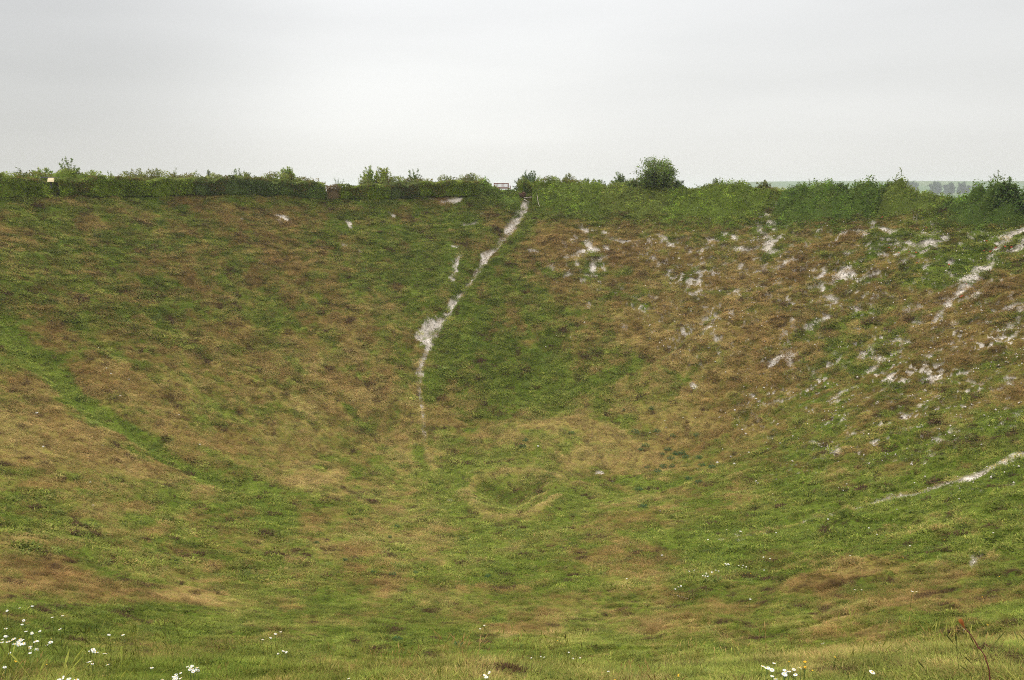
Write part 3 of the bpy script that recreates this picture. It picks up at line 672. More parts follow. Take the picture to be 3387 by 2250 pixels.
# ------------------------------------------------------------------ leaves, bushes, hedges
def leaf_mesh(name, P, size, C, parent=None, up=.35, aspect=.6, mat=None, rng=RNG):
    n = len(P)
    nm = rng.normal(size=(n, 3)); nm[:, 2] = np.abs(nm[:, 2]) + up; nm[:, 1] -= .35; nm /= np.linalg.norm(nm, axis=1)[:, None]
    a = np.cross(nm, rng.normal(size=(n, 3))); a /= np.linalg.norm(a, axis=1)[:, None] + 1e-9
    b = np.cross(nm, a); s = size[:, None]
    V = np.stack([P - a * s * .5, P + b * s * .5 * aspect - nm * s * .06, P + a * s * .5, P - b * s * .5 * aspect - nm * s * .06], 1).reshape(-1, 3)
    F = np.arange(4 * n).reshape(-1, 4)
    return np_mesh(name, V, F, mat or M_LEAF, np.repeat(C, 4, axis=0), parent)
def tubes(name, paths, mat, parent=None, sides=4):
    V, F = [], []
    for pts, rad in paths:
        pts = [np.asarray(p, float) for p in pts]; v0 = len(V)
        for i, p in enumerate(pts):
            d = pts[min(i + 1, len(pts) - 1)] - pts[max(i - 1, 0)]; d = d / (np.linalg.norm(d) + 1e-9)
            e1 = np.cross(d, [0, 0, 1.0] if abs(d[2]) < .9 else [1.0, 0, 0]); e1 /= np.linalg.norm(e1); e2 = np.cross(d, e1)
            for k in range(sides):
                a = k / sides * 6.2832; V.append(p + (e1 * math.cos(a) + e2 * math.sin(a)) * rad[i])
        for i in range(len(pts) - 1):
            for k in range(sides):
                k2 = (k + 1) % sides; F.append((v0 + i * sides + k, v0 + i * sides + k2, v0 + (i + 1) * sides + k2, v0 + (i + 1) * sides + k))
        F.append(tuple(v0 + k for k in range(4))[::-1]); F.append(tuple(v0 + (len(pts) - 1) * sides + k for k in range(4)))
    return np_mesh(name, np.array(V), np.array(F), mat, None, parent, smooth=True)
def leafcol(n, base, var=.28, tips=None, tipc=(.26, .26, .06)):
    c = 1.14 * np.array(base)[None] * (1 + var * RNG.normal(size=(n, 1))).clip(.45, 1.8)
    c = c * (1 + .10 * RNG.normal(size=(n, 3)))
    if tips is not None: c = c * (1 - tips[:, None]) + np.array(tipc)[None] * tips[:, None]
    return c.clip(.005, .8)

DK = (.172, .225, .022); MID = (.170, .228, .025); BRT = (.200, .265, .022); OLV = (.175, .210, .031); BLU = (.105, .155, .038); RED = (.190, .160, .031); BRN = (.20, .145, .037)
def bush(px, ytop, wpx, s, label, base=MID, shoots=60, leaves=44, leaf=.13, spiky=.25, squat=1.0, name='bush', cat='bush', depth=.8, group='bushes along the far rim', sink=.15, bias=0.0, tipc=(.22, .24, .06)):
    p = on_circle(px, 640, s); x0, y0 = p[0], p[1]; d = math.hypot(x0, y0)
    z0 = float(H(np.array([x0]), np.array([y0]))[0]) - sink
    top = ray(px, ytop); ztop = top[2] / math.hypot(top[0], top[1]) * d
    h = max(ztop - z0, .5); w = wpx / F_PX * y0
    root = empty(name, (x0, y0, z0)); tag(root, label, cat, group)
    leaf *= 1.12; leaves = int(leaves * 1.5)
    P, tip, paths = [], [], []
    for k in range(shoots):
        az = RNG.random() * 6.283; el = math.asin(RNG.random() ** .6)
        u = np.array([math.cos(az) * math.cos(el) * w, math.sin(az) * math.cos(el) * w * depth, math.sin(el) * h])
        u[0] += bias * w * math.sin(el)
        lf = (1 - spiky) + spiky * 1.15 * RNG.random() if RNG.random() > .12 else 1.0
        lf *= .82 + .20 * math.sqrt(RNG.random())
        b0 = np.array([RNG.normal() * w * .22, RNG.normal() * w * .18, 0])
        c0 = b0 * .6 + u * .5 * lf + np.array([0, 0, h * .16])
        e0 = u * lf
        t = .22 + .78 * RNG.random(leaves) ** .8
        q = (1 - t)[:, None] ** 2 * b0 + (2 * t * (1 - t))[:, None] * c0 + (t ** 2)[:, None] * e0
        jit = (.045 + .16 * (1 - t) * min(w, 1.6) * (1.3 - spiky))[:, None]
        q = q + RNG.normal(size=q.shape) * jit; q[:, 2] = np.maximum(q[:, 2], .02)
        P.append(q); tip.append(sstep(.75, 1.05, t) * (RNG.random() * .9))
        tt = (0, .3, .6, .85, 1.0)
        paths.append(([(1 - a) ** 2 * b0 + 2 * a * (1 - a) * c0 + a * a * e0 for a in tt], [.022, .016, .011, .007, .003]))
    P = np.concatenate(P); tip = np.concatenate(tip)
    cl = 1 + .22 * fbm(P[:, 0] * 1.6 + px, P[:, 2] * 1.6 + P[:, 1], 2, 70)
    C = leafcol(len(P), base, .26, tip * .45, tipc) * cl[:, None]
    leaf_mesh('foliage', P, leaf * (.6 + .8 * RNG.random(len(P))), C, root)
    tubes('branches', paths, M_BARK, root)
    return root

# clipped hedges on the rim: (photo x, photo top), depth of the hedge in metres
def hedge(tops, label, base=MID, top_c=(.20, .22, .06), wild=.12, dens=300, thick=1.1, s=.998, leaf=.13, fill=.10, group='hedges on the left rim', kind='hedge'):
    n = 60; xs = np.linspace(tops[0][0], tops[-1][0], n); ys = np.interp(xs, [t[0] for t in tops], [t[1] for t in tops])
    bx, by, bz, hz = [], [], [], []
    for a, b in zip(xs, ys):
        p = on_circle(a, 640, s); d = math.hypot(p[0], p[1]); r_ = ray(a, b); zt = r_[2] / math.hypot(r_[0], r_[1]) * d
        z0 = float(H(np.array([p[0]]), np.array([p[1]]))[0]); bx.append(p[0]); by.append(p[1]); bz.append(z0 - .1); hz.append(max(zt - z0 + .1, .35))
    bx, by, bz, hz = map(np.array, (bx, by, bz, hz))
    cum = np.concatenate([[0], np.cumsum(np.hypot(np.diff(bx), np.diff(by)))]); Ln = cum[-1]
    root = empty(kind, (bx[n // 2], by[n // 2], bz[n // 2])); tag(root, label, kind, group); o = np.array(root.location)
    hm = hz.mean(); N_ = int(Ln * (2 * hm + thick) * dens)
    t = RNG.random(N_) * Ln
    X0, Y0, Z0, Hh = (np.interp(t, cum, v) for v in (bx, by, bz, hz))
    tx, ty = np.gradient(bx, cum), np.gradient(by, cum); nx = np.interp(t, cum, -ty); ny = np.interp(t, cum, tx)
    l = np.hypot(nx, ny); nx, ny = nx / l, ny / l; flip = np.where(nx * (CX - X0) + ny * (CY - Y0) < 0, -1, 1); nx, ny = nx * flip, ny * flip   # towards the crater
    u = RNG.random(N_) * (2 * hm + thick)
    front = u < hm * 1.15; topm = (u >= hm * 1.15) & (u < hm * 1.15 + thick)
    v = RNG.random(N_); off = np.where(front, thick / 2, np.where(topm, (v - .5) * thick, -thick / 2)); zz_ = np.where(topm, 1.0, v)
    rough = 1 + wild * fbm(t / .8, zz_ * 1.5 + off, 3, 71); off = off * rough; Hh = Hh * (1 + wild * .7 * fbm(t / 1.1, off * .5, 3, 72))
    inset = np.abs(RNG.normal(size=N_)) * fill
    off = off - np.sign(off) * np.minimum(inset, thick * .6) * (~topm); z = Z0 + Hh * zz_ - inset * topm
    # new growth sticking up from the clipped top
    P = np.stack([X0 + nx * off, Y0 + ny * off, z], 1) + RNG.normal(size=(N_, 3)) * .04
    tc_ = np.clip(sstep(.80, 1.0, zz_) * (.5 + .5 * RNG.random(N_)), 0, 1)
    cl = (1 + .6 * fbm(t / .7, zz_ * 3 + off, 4, 73, .6)).clip(.35, 2)
    C = leafcol(N_, base, .28, tc_ * .7, top_c) * cl[:, None]
    br = fbm(t / 2.2, zz_ * 1.2, 3, 74); C = np.where((br > .42)[:, None] & (RNG.random(N_) < .55)[:, None], np.array(BRN)[None] * (.6 + .5 * RNG.random((N_, 1))), C)
    leaf_mesh('foliage', P - o, leaf * (.6 + .8 * RNG.random(N_)), C, root)
    m_ = int(Ln / .25); cr = [(-.36, .0), (-.36, .45), (-.33, .84), (0, .88), (.33, .84), (.36, .45), (.36, .0)]; V = []
    for q in np.linspace(0.1, Ln - .1, m_):
        a = np.array([np.interp(q, cum, v_) for v_ in (bx, by, bz)]); hh = np.interp(q, cum, hz)
        d_ = np.array([CX - a[0], CY - a[1]]); d_ /= np.linalg.norm(d_)
        for c0, c1 in cr: V.append([a[0] + d_[0] * c0 * thick, a[1] + d_[1] * c0 * thick, a[2] + hh * c1 * (1 + .05 * RNG.normal())])
    V = np.array(V) - o; V += RNG.normal(size=V.shape) * .03
    F = [(i * 7 + k, i * 7 + k + 1, i * 7 + k + 8, i * 7 + k + 7) for i in range(m_ - 1) for k in range(6)]
    np_mesh('twiggy_core', V, np.array(F), M_LEAF, np.tile(np.array(base) * .9, (len(V), 1)), root)
    paths = []
    for k in range(int(Ln * 5)):
        q = RNG.random() * Ln; a = np.array([np.interp(q, cum, bx), np.interp(q, cum, by), np.interp(q, cum, bz)]) - o; hh = np.interp(q, cum, hz)
        lean = np.array([RNG.normal() * .25, RNG.normal() * .2, hh * (.8 + .22 * RNG.random())])
        paths.append(([a, a + lean * [.4, .4, .5], a + lean], [.02, .014, .005]))
        paths.append(([a, a + lean * [-.8, 1.4, .45], a + lean * [-1.6, 2.0, .85]], [.016, .01, .004]))
    tubes('branches', paths, M_BARK, root)
    return root

# sprawling thickets that spill over the rim onto the slope: (photo x, top, foot)
def thicket(ctrl, label, base=MID, dens=150, leaf=.16, name='bramble_thicket', cat='thicket', top_s=1.02, group='bramble thickets below the rim', sprigs=40, spring_h=.5, minh=.15, hum=.8):
    xs = np.array([c[0] for c in ctrl], float); tops = np.array([c[1] for c in ctrl], float); feet = np.array([c[2] for c in ctrl], float)
    n = 40; xx = np.linspace(xs[0], xs[-1], n); tt = np.interp(xx, xs, tops); ft = np.interp(xx, xs, feet)
    rows_ = []
    for a, b, c in zip(xx, tt, ft):
        q = on_circle(a, 640, .995); d = math.hypot(q[0], q[1]); r_ = ray(a, b); zt = r_[2] / math.hypot(r_[0], r_[1]) * d
        z0 = float(H(np.array([q[0]]), np.array([q[1]]))[0]); f = G(a, c)
        rows_.append((math.atan2(q[0] - CX, q[1] - CY), math.hypot(f[0] - CX, f[1] - CY) / RAD, max(zt - z0, .12)))
    R_ = np.array(rows_); i0 = n // 2
    area = RAD * abs(R_[-1, 0] - R_[0, 0]) * float(np.mean(top_s - R_[:, 1])) * RAD * 1.2
    N_ = int(area * dens)
    k = RNG.random(N_) * (n - 1); ang = np.interp(k, np.arange(n), R_[:, 0]); sb = np.interp(k, np.arange(n), R_[:, 1]); hc = np.interp(k, np.arange(n), R_[:, 2])
    v = RNG.random(N_); s = sb + (top_s - sb) * v
    edge = fbm(ang * 30, s * 20, 3, 80) * .16
    keep = v + edge > .04; ang, s, hc, v = ang[keep], s[keep], hc[keep], v[keep]; N_ = len(ang)
    X0 = CX + RAD * s * np.sin(ang); Y0 = CY + RAD * s * np.cos(ang)
    prof = sstep(.0, .95, v) ** 1.3
    domes = fbm(X0 / 1.5, Y0 / 1.0, 4, 81)
    hgt = (minh + (hc - minh) * prof) * (1 + hum * domes * (1 - .6 * sstep(.9, 1.0, v))) + .12 * domes * (1 - v)
    hgt = np.maximum(hgt, .05)
    lay = 1 - np.abs(RNG.normal(size=N_)) * .22
    Z0 = H(X0, Y0) + hgt * np.clip(lay, 0, 1.1)
    root_xy = (CX + RAD * (R_[i0, 1] + 1) / 2 * math.sin(R_[i0, 0]), CY + RAD * (R_[i0, 1] + 1) / 2 * math.cos(R_[i0, 0]))
    root = empty(name, (root_xy[0], root_xy[1], float(H(np.array([root_xy[0]]), np.array([root_xy[1]]))[0]))); tag(root, label, cat, group); o = np.array(root.location)
    P = np.stack([X0, Y0, Z0], 1) + RNG.normal(size=(N_, 3)) * .05
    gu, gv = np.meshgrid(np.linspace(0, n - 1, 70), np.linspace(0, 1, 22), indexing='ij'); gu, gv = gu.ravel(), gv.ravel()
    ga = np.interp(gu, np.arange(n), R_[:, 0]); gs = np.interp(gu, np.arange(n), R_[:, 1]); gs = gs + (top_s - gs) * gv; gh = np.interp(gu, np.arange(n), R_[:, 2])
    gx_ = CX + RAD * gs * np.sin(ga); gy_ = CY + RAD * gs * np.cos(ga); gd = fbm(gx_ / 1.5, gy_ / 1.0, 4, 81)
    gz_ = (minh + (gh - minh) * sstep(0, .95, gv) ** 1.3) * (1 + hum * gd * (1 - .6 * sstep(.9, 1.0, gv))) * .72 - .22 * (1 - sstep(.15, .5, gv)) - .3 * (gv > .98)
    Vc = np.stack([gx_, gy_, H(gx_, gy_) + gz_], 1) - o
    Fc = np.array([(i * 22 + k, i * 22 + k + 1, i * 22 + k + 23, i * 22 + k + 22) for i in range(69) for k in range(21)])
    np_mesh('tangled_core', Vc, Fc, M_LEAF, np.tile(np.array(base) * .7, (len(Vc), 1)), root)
    low = 1 - sstep(.15, .6, v + .25 * fbm(X0 / 2, Y0 / 2, 2, 83))
    clm = (1 + .85 * fbm(X0 / .8, Y0 / .6, 4, 82, .6)).clip(.3, 2)
    C = leafcol(N_, base, .28) * clm[:, None]
    yel = sstep(.15, .6, fbm(X0 / 1.4, Y0 / 1.1, 3, 84))[:, None]; C = C * (1 - yel * .5) + np.array([.19, .21, .05]) * yel * .5
    C = C * (1 - .35 * low[:, None]) + np.array([.115, .150, .030]) * .35 * low[:, None]
    paths = []
    Q, QC = [], []
    for m in range(sprigs):
        kk = RNG.integers(0, N_); 
        for _ in range(8):
            if v[kk] > .45: break
            kk = RNG.integers(0, N_)
        a = P[kk] - o; a0 = a.copy(); a0[2] -= hgt[kk] * .95; d = np.array([RNG.normal() * .5, RNG.normal() * .4, 1.0]); ln = spring_h * (.4 + .8 * RNG.random())
        e_ = a + d * ln * [1, 1, .75]; mid = a + d * ln * .5 + [0, 0, ln * .15]
        paths.append(([a0, a, mid, e_], [.012, .009, .006, .003]))
        t = RNG.random(16)[:, None]; q = (1 - t) ** 2 * a + 2 * t * (1 - t) * mid + t * t * e_ + RNG.normal(size=(16, 3)) * .035
        Q.append(q)
    if Q:
        Q = np.concatenate(Q); P = np.concatenate([P - o, Q]); C = np.concatenate([C, leafcol(len(Q), base, .25, RNG.random(len(Q)) * .5, (.22, .22, .05))])
        leaf_mesh('foliage', P, np.concatenate([leaf * (.55 + .8 * RNG.random(N_)) * (1 - .3 * low), leaf * .75 * (.6 + .7 * RNG.random(len(Q)))]), C, root)
        tubes('branches', paths, M_BARK, root)
    return root

hg = 'hedges on the left rim'
hedge([(-170, 588), (0, 590), (80, 594), (138, 600)], 'dark unclipped hedge at the far left edge of the rim', DK, wild=.35)
hedge([(186, 594), (300, 590), (400, 590), (500, 593), (640, 594)], 'long level clipped hedge right of the pale panel', DK, wild=.24)
hedge([(640, 594), (760, 590), (860, 592), (915, 600)], 'rougher brownish hedge under the round bright bush', (.105, .145, .035), wild=.28)
hedge([(920, 596), (1000, 602), (1072, 612)], 'low hedge stepping down beside the reddish dead gap', (.12, .17, .03), wild=.2)
hedge([(1118, 613), (1200, 613), (1290, 616)], 'short box-shaped clipped hedge below the big bright bush', DK, wild=.2)
hedge([(1292, 610), (1330, 608), (1384, 609)], 'short dull hedge piece between the two clipped hedges', (.10, .13, .032), wild=.25)
hedge([(1386, 602), (1480, 601), (1585, 602)], 'tall clipped hedge with a yellow-green top left of the bench', DK, wild=.13, top_c=(.26, .28, .07))
thicket([(-200, 610, 664), (0, 612, 666), (100, 612, 668), (140, 604, 660), (182, 603, 655), (205, 612, 650), (300, 618, 648), (420, 622, 645), (470, 628, 640)], 'dark bramble skirt under the hedge at the far left', DK, dens=170, sprigs=10, spring_h=.3)
thicket([(480, 628, 652), (600, 628, 655), (760, 625, 655), (860, 618, 652), (960, 622, 650), (1060, 630, 660), (1110, 638, 664)], 'low green growth at the foot of the middle left hedges', (.125, .18, .035), dens=130, sprigs=10, spring_h=.25, leaf=.11, name='undergrowth', cat='undergrowth')
thicket([(1586, 602, 645), (1608, 606, 655), (1630, 624, 690), (1655, 637, 700), (1695, 640, 712), (1722, 647, 700)], 'bright bramble mound between the bench and the chalk path', (.165, .225, .034), dens=200, sprigs=25, spring_h=.35)
thicket([(1762, 642, 700), (1800, 628, 715), (1850, 621, 724), (1920, 620, 735), (1990, 620, 742)], 'bushy bank just right of the chalk path top', MID, sprigs=60)
thicket([(1990, 620, 742), (2060, 622, 755), (2130, 623, 766), (2210, 624, 770)], 'grassy olive bank below the round tree', OLV, sprigs=60)
thicket([(2210, 624, 770), (2300, 622, 775), (2350, 618, 775), (2400, 612, 778), (2440, 618, 770), (2490, 634, 772), (2545, 643, 760)], 'green bank with white flowers between round tree and dip', MID, sprigs=50)
thicket([(2588, 640, 770), (2620, 622, 772), (2680, 606, 775), (2760, 610, 782), (2850, 604, 780), (2900, 612, 760), (2935, 624, 745)], 'large humped dark thicket right of the dip in the rim', (.125, .190, .026), dens=180, sprigs=70, spring_h=.6)
thicket([(2920, 616, 742), (2950, 608, 735), (2975, 622, 730), (3020, 642, 728), (3070, 648, 730), (3130, 657, 735)], 'lower olive thicket in front of the distant trees', (.175, .220, .034), sprigs=40, spring_h=.35)
thicket([(3120, 660, 735), (3180, 640, 768), (3240, 622, 785), (3310, 610, 790), (3387, 610, 770), (3480, 610, 760)], 'tall dark thicket filling the right edge of the rim', (.105, .165, .024), dens=180, sprigs=70, spring_h=.7)

sg = 'low scrub behind the rim hedges'
def scrub(ctrl, label, base, s=1.05):
    return hedge(ctrl, label, base, (.26, .27, .07), wild=.5, dens=230, thick=1.8, fill=.5, s=s, group=sg, kind='scrub')
scrub([(-160, 589), (0, 587), (60, 581), (120, 579), (200, 567), (290, 571), (345, 587)], 'tangled green scrub behind the dark hedge at far left', MID)
scrub([(385, 591), (420, 581), (500, 577), (560, 583), (640, 585), (700, 581), (750, 589), (790, 589)], 'yellow-green scrub behind the long clipped hedge', (.21, .23, .055))
scrub([(790, 589), (850, 587), (900, 584), (960, 587), (1010, 594), (1075, 609)], 'olive scrub between the dark pointed bush and the reddish gap', OLV)
scrub([(1190, 601), (1290, 599), (1350, 597), (1400, 597), (1430, 601)], 'bright scrub around the big yellow-green bush', (.18, .22, .05))
scrub([(1450, 594), (1500, 592), (1560, 589), (1600, 595)], 'pale scrub over the tall clipped hedge', (.17, .20, .05))
scrub([(1710, 605), (1750, 594), (1850, 599), (1950, 603), (2000, 615)], 'green scrub under the bushes right of the bench', MID)
scrub([(2010, 615), (2060, 599), (2200, 599), (2260, 609)], 'soft scrub around the foot of the round tree', (.15, .20, .045))
scrub([(2340, 615), (2400, 611), (2470, 623), (2550, 621), (2600, 629)], 'low scrub in front of the left end of the hill', OLV)
tag(lump0 := hedge([(1080, 622), (1100, 619), (1122, 621)], 'reddish dead bramble patch in the gap between low hedges', (.20, .135, .06), (.24, .17, .07), wild=.5), None, 'bramble', 'hedges on the left rim')
bg_ = 'bushes along the far rim'
B = [
 (20, 562, 34, 1.05, 'thin spiky shoots above the hedge at the far left edge', OLV, 22, 22, .09, .6),
 (78, 545, 38, 1.05, 'pale spiky shrub left of the pale panel', (.125, .160, .05), 34, 30, .10, .6),
 (152, 551, 58, 1.06, 'low rounded bush behind the pale panel', MID, 60, 44, .13, .3),
 (238, 517, 48, 1.06, 'tall feathery bush highest on the left rim', (.13, .175, .04), 62, 50, .12, .55),
 (318, 556, 34, 1.05, 'small ragged bush right of the tall feathery one', OLV, 34, 34, .11, .5),
 (368, 545, 14, 1.05, 'single arching twiggy sprig above the long hedge', OLV, 8, 26, .10, .7),
 (462, 553, 50, 1.05, 'low yellowish bush over the long hedge', (.19, .20, .05), 62, 40, .12, .4),
 (535, 549, 26, 1.05, 'sparse upright shoots beside the yellowish bush', BLU, 20, 26, .09, .7),
 (586, 556, 24, 1.05, 'small thin bush with two tall tips', OLV, 22, 26, .10, .6),
 (648, 556, 30, 1.05, 'feathery low shrub left of the twin stems', OLV, 34, 34, .10, .5),
 (694, 537, 13, 1.05, 'narrow plant with twin upright stems', (.115, .15, .045), 10, 60, .10, .25),
 (800, 543, 48, 1.06, 'dark pointed bush with long outward branches', (.11, .16, .035), 58, 44, .12, .55),
 (878, 570, 34, 1.05, 'low wispy shrub left of the round bright bush', OLV, 34, 28, .10, .6),
 (955, 545, 42, 1.06, 'round bright green bush standing on the rim', BRT, 80, 60, .12, .15),
 (1048, 580, 42, 1.05, 'low brownish shrub right of the round bright bush', BRN, 40, 34, .11, .5),
 (1122, 576, 30, 1.05, 'airy blue-green shrub above the reddish dead gap', BLU, 30, 26, .09, .6),
 (1222, 542, 42, 1.07, 'big bright yellow-green bush, its left open half', BRT, 60, 56, .13, .25),
 (1325, 580, 36, 1.06, 'bright loose shrub at the right foot of the big bush', (.16, .20, .05), 46, 40, .12, .4),
 (1372, 550, 36, 1.07, 'tall pointed bush right of the big bright bush', (.10, .145, .035), 52, 46, .12, .55),
 (1424, 583, 28, 1.06, 'small brown-green shrub before the clipped tall hedge', RED, 30, 34, .11, .5),
 (1482, 578, 28, 1.06, 'pale feathery shrub above the tall clipped hedge', (.15, .18, .05), 40, 34, .11, .5),
 (1556, 578, 46, 1.06, 'flat topped shrub ending the left row by the bench', OLV, 60, 40, .12, .4),
 (1748, 560, 58, 1.06, 'dark grey-green bush right of the bench', (.085, .13, .045), 84, 56, .13, .3),
 (1832, 580, 40, 1.05, 'spreading bush with upswept twigs beside the grey-green one', (.10, .14, .03), 56, 44, .12, .45),
 (1880, 574, 40, 1.06, 'yellowish bush in the middle of the right group', (.19, .20, .05), 60, 44, .12, .4),
 (1935, 586, 40, 1.05, 'dark twiggy bush with flat top', (.095, .14, .03), 52, 44, .12, .45),
 (1978, 588, 34, 1.05, 'low bright shrub closing the middle group', (.14, .19, .04), 44, 40, .12, .4),
 (2048, 566, 34, 1.06, 'pointed feathery bush left of the round tree', (.12, .165, .04), 56, 48, .12, .5),
 (2090, 590, 38, 1.04, 'soft bright bush at the left foot of the round tree', (.14, .19, .045), 60, 48, .12, .3),
 (2150, 585, 46, 1.04, 'soft light green bush before the round tree', (.15, .195, .05), 70, 50, .12, .2),
 (2240, 590, 36, 1.04, 'greyish bush at the right foot of the round tree', (.10, .14, .05), 56, 46, .12, .35),
 (2372, 585, 34, 1.04, 'pointed green bush in front of the pale hill', (.125, .165, .035), 52, 44, .12, .5),
 (2402, 600, 18, 1.04, 'thin reddish shrub beside the pointed green bush', RED, 20, 26, .09, .6),
 (2462, 612, 24, 1.04, 'low olive shrub between two pointed bushes', OLV, 34, 34, .11, .4),
 (2522, 590, 36, 1.04, 'spreading bush with reddish tips above the dip', (.13, .14, .035), 52, 44, .12, .5),
]
for (px, yt, wp, s_, lab, base, sh, lv, lf, sp) in B:
    bush(px, yt, wp, s_, lab, base, sh, lv, lf, sp)
bush(1268, 545, 44, 1.07, 'big bright yellow-green bush, its fuller right half', (.235, .275, .030), 80, 60, .13, .15)
bush(2660, 612, 34, 1.03, 'low olive shrub at the left end of the humped thicket', OLV, 44, 40, .12, .4)
bush(2780, 600, 40, 1.02, 'bush rising from the middle of the humped thicket', (.09, .13, .03), 56, 44, .12, .5)
bush(2935, 606, 30, 1.01, 'small leaning bush at the right end of the humped thicket', (.085, .115, .03), 44, 44, .12, .4)
bush(3330, 588, 62, 1.0, 'tall dark bush highest at the right edge', (.085, .14, .028), 110, 60, .14, .3)
bush(3278, 590, 14, 1.0, 'single upright shoot left of the tall dark bush', (.10, .15, .03), 8, 60, .12, .4)
bush(3420, 600, 60, 1.0, 'dark bush cut by the right border', (.08, .135, .028), 90, 56, .14, .3)

# the round tree right of the middle
def tree(px, ytop, ybase, wpx, d, label, base, leaf, nl, crown_bottom=.15, group=None, airy=0.0, asym=0.0):
    r_ = ray(px, 640); k = d / math.hypot(r_[0], r_[1]); x0, y0 = r_[0] * k, r_[1] * k
    z0 = float(H(np.array([x0]), np.array([y0]))[0]) - .1
    top = ray(px, ytop); zt = top[2] / math.hypot(top[0], top[1]) * d; h = zt - z0; w = wpx / F_PX * y0
    root = empty('tree', (x0, y0, z0)); tag(root, label, 'tree', group)
    paths = [([(0, 0, 0), (.02 * w, 0, h * .25), (-.03 * w, 0, h * .5), (0, 0, h * .85)], [h * .032, h * .026, h * .018, h * .006])]
    P, tp = [], []
    for m in range(150 if nl > 6000 else 46):
        az = RNG.random() * 6.283; el = math.asin(2 * RNG.random() - 1) * .95; el = max(el, -.7)
        zc = h * (crown_bottom + (1 - crown_bottom) * .46); rz = (h - zc) if el > 0 else (zc - h * crown_bottom)
        lf = (.80 + .24 * RNG.random()) * (1 - airy * RNG.random()) * (1 + .16 * math.sin(3.1 * az + px) * math.cos(2.3 * el + px))
        e_ = np.array([math.cos(az) * math.cos(el) * w * lf, math.sin(az) * math.cos(el) * w * .9 * lf, zc + math.sin(el) * rz * lf])
        b0 = np.array([0, 0, max(h * .12, e_[2] * .45 - h * .02)]); mid = (b0 + e_) / 2 + np.array([0, 0, h * .05])
        paths.append(([b0, mid, e_], [h * .011, h * .006, h * .002]))
        n_ = nl // (150 if nl > 6000 else 46); t = .35 + .65 * RNG.random(n_) ** .6
        q = (1 - t)[:, None] ** 2 * b0 + (2 * t * (1 - t))[:, None] * mid + (t ** 2)[:, None] * e_
        q = q + RNG.normal(size=q.shape) * (w * .055 + leaf * .3)
        P.append(q); tp.append(sstep(.8, 1, t) * RNG.random())
    P = np.concatenate(P); tp = np.concatenate(tp)
    cl = 1 + .28 * fbm(P[:, 0] / w * 2.2 + px, P[:, 2] / h * 4 + P[:, 1] / w, 3, 90)
    C = leafcol(len(P), base, .25, tp * .35, (.20, .20, .05)) * cl[:, None]
    leaf_mesh('crown', P, leaf * (.6 + .8 * RNG.random(len(P))), C, root)
    tubes('trunk', paths, M_BARK, root)
    return root
tree(2170, 517, 640, 68, 88.5, 'round dense tree standing alone right of the middle', (.135, .190, .034), .16, 8400, .10, 'trees')
ft = 'distant hazy trees before the pale hill'
for (px, yt, wp, lab, airy) in [(2972, 601, 20, 'distant hazy tree, left of the touching pair', .05), (3014, 600, 21, 'distant hazy tree, right of the touching pair', .05),
        (3092, 596, 21, 'airy distant tree first in the row of four', .35), (3138, 602, 18, 'dense distant tree second in the row of four', .05),
        (3186, 598, 20, 'airy distant tree third in the row of four', .35), (3232, 606, 16, 'smallest distant tree at the right end of the row', .1)]:
    tree(px, yt, 650, wp, 1250 + 6 * (px % 7), lab, (.030, .052, .022), 1.9, 5200, .0, ft, airy)

# ------------------------------------------------------------------ bench, panel, rail, roots and logs
def box(V, F, c, size, rot=None):
    c = np.array(c, float); hx, hy, hz = np.array(size) / 2; v0 = len(V); bv = min(hx, hy, hz) * .22
    pts = [np.array([x, y, z]) for z in (-hz, hz) for x, y in ((-hx, -hy), (hx, -hy), (hx, hy), (-hx, hy))]
    if rot is not None: pts = [rot @ p for p in pts]
    V += [c + p for p in pts]
    F += [tuple(v0 + i for i in f) for f in ((3, 2, 1, 0), (4, 5, 6, 7), (0, 1, 5, 4), (1, 2, 6, 5), (2, 3, 7, 6), (3, 0, 4, 7))]
def boxes(name, items, mat, parent=None, bevel=.006):
    V, F = [], []
    for it in items: box(V, F, *it)
    o = np_mesh(name, np.array(V), np.array(F), mat, None, parent)
    if bevel:
        b = o.modifiers.new('bevel', 'BEVEL'); b.width = bevel; b.segments = 2
    return o
M_WOOD = flat_mat('bench_wood', (.20, .048, .022), .55, .3, noise=12, amt=.25)
M_GREYWOOD = flat_mat('weathered_wood', (.115, .105, .12), .8, noise=10)
M_PALEWOOD = flat_mat('pale_dead_wood', (.42, .36, .29), .85, noise=10)
M_PANEL = flat_mat('panel_face', (.62, .50, .28), .6, noise=9, amt=.12)
M_EARTH = flat_mat('brown_earth', (.085, .045, .026), .95, noise=9, amt=.5)

p = on_circle(1661, 632, 1.022); bz = float(H(np.array([p[0]]), np.array([p[1]]))[0])
top = ray(1661, 605.5); zt = top[2] / math.hypot(top[0], top[1]) * math.hypot(p[0], p[1])
bench = empty('park_bench', (p[0], p[1], zt - .95), math.radians(26))
tag(bench, 'red-brown wooden slatted bench on the rim beside the path', 'bench')
bz_off = bz - (zt - .95)
W2 = .88                                                     # local -y faces the crater
for sx in (-1, 1):
    boxes('leg', [((sx * W2, -.27, .29 + min(bz_off, 0) / 2), (.075, .075, .62 - min(bz_off, 0)))], M_WOOD, bench)
    boxes('leg', [((sx * W2, .24, .46 + min(bz_off, 0) / 2), (.075, .075, .98 - min(bz_off, 0)))], M_WOOD, bench)
    boxes('armrest', [((sx * W2, -.03, .625), (.09, .64, .04))], M_WOOD, bench)
boxes('seat', [((0, -.25 + k * .105, .415), (W2 * 2 - .08, .08, .03)) for k in range(5)] + [((0, -.27, .36), (W2 * 2 - .08, .045, .085)), ((0, .22, .36), (W2 * 2 - .08, .04, .08))], M_WOOD, bench)
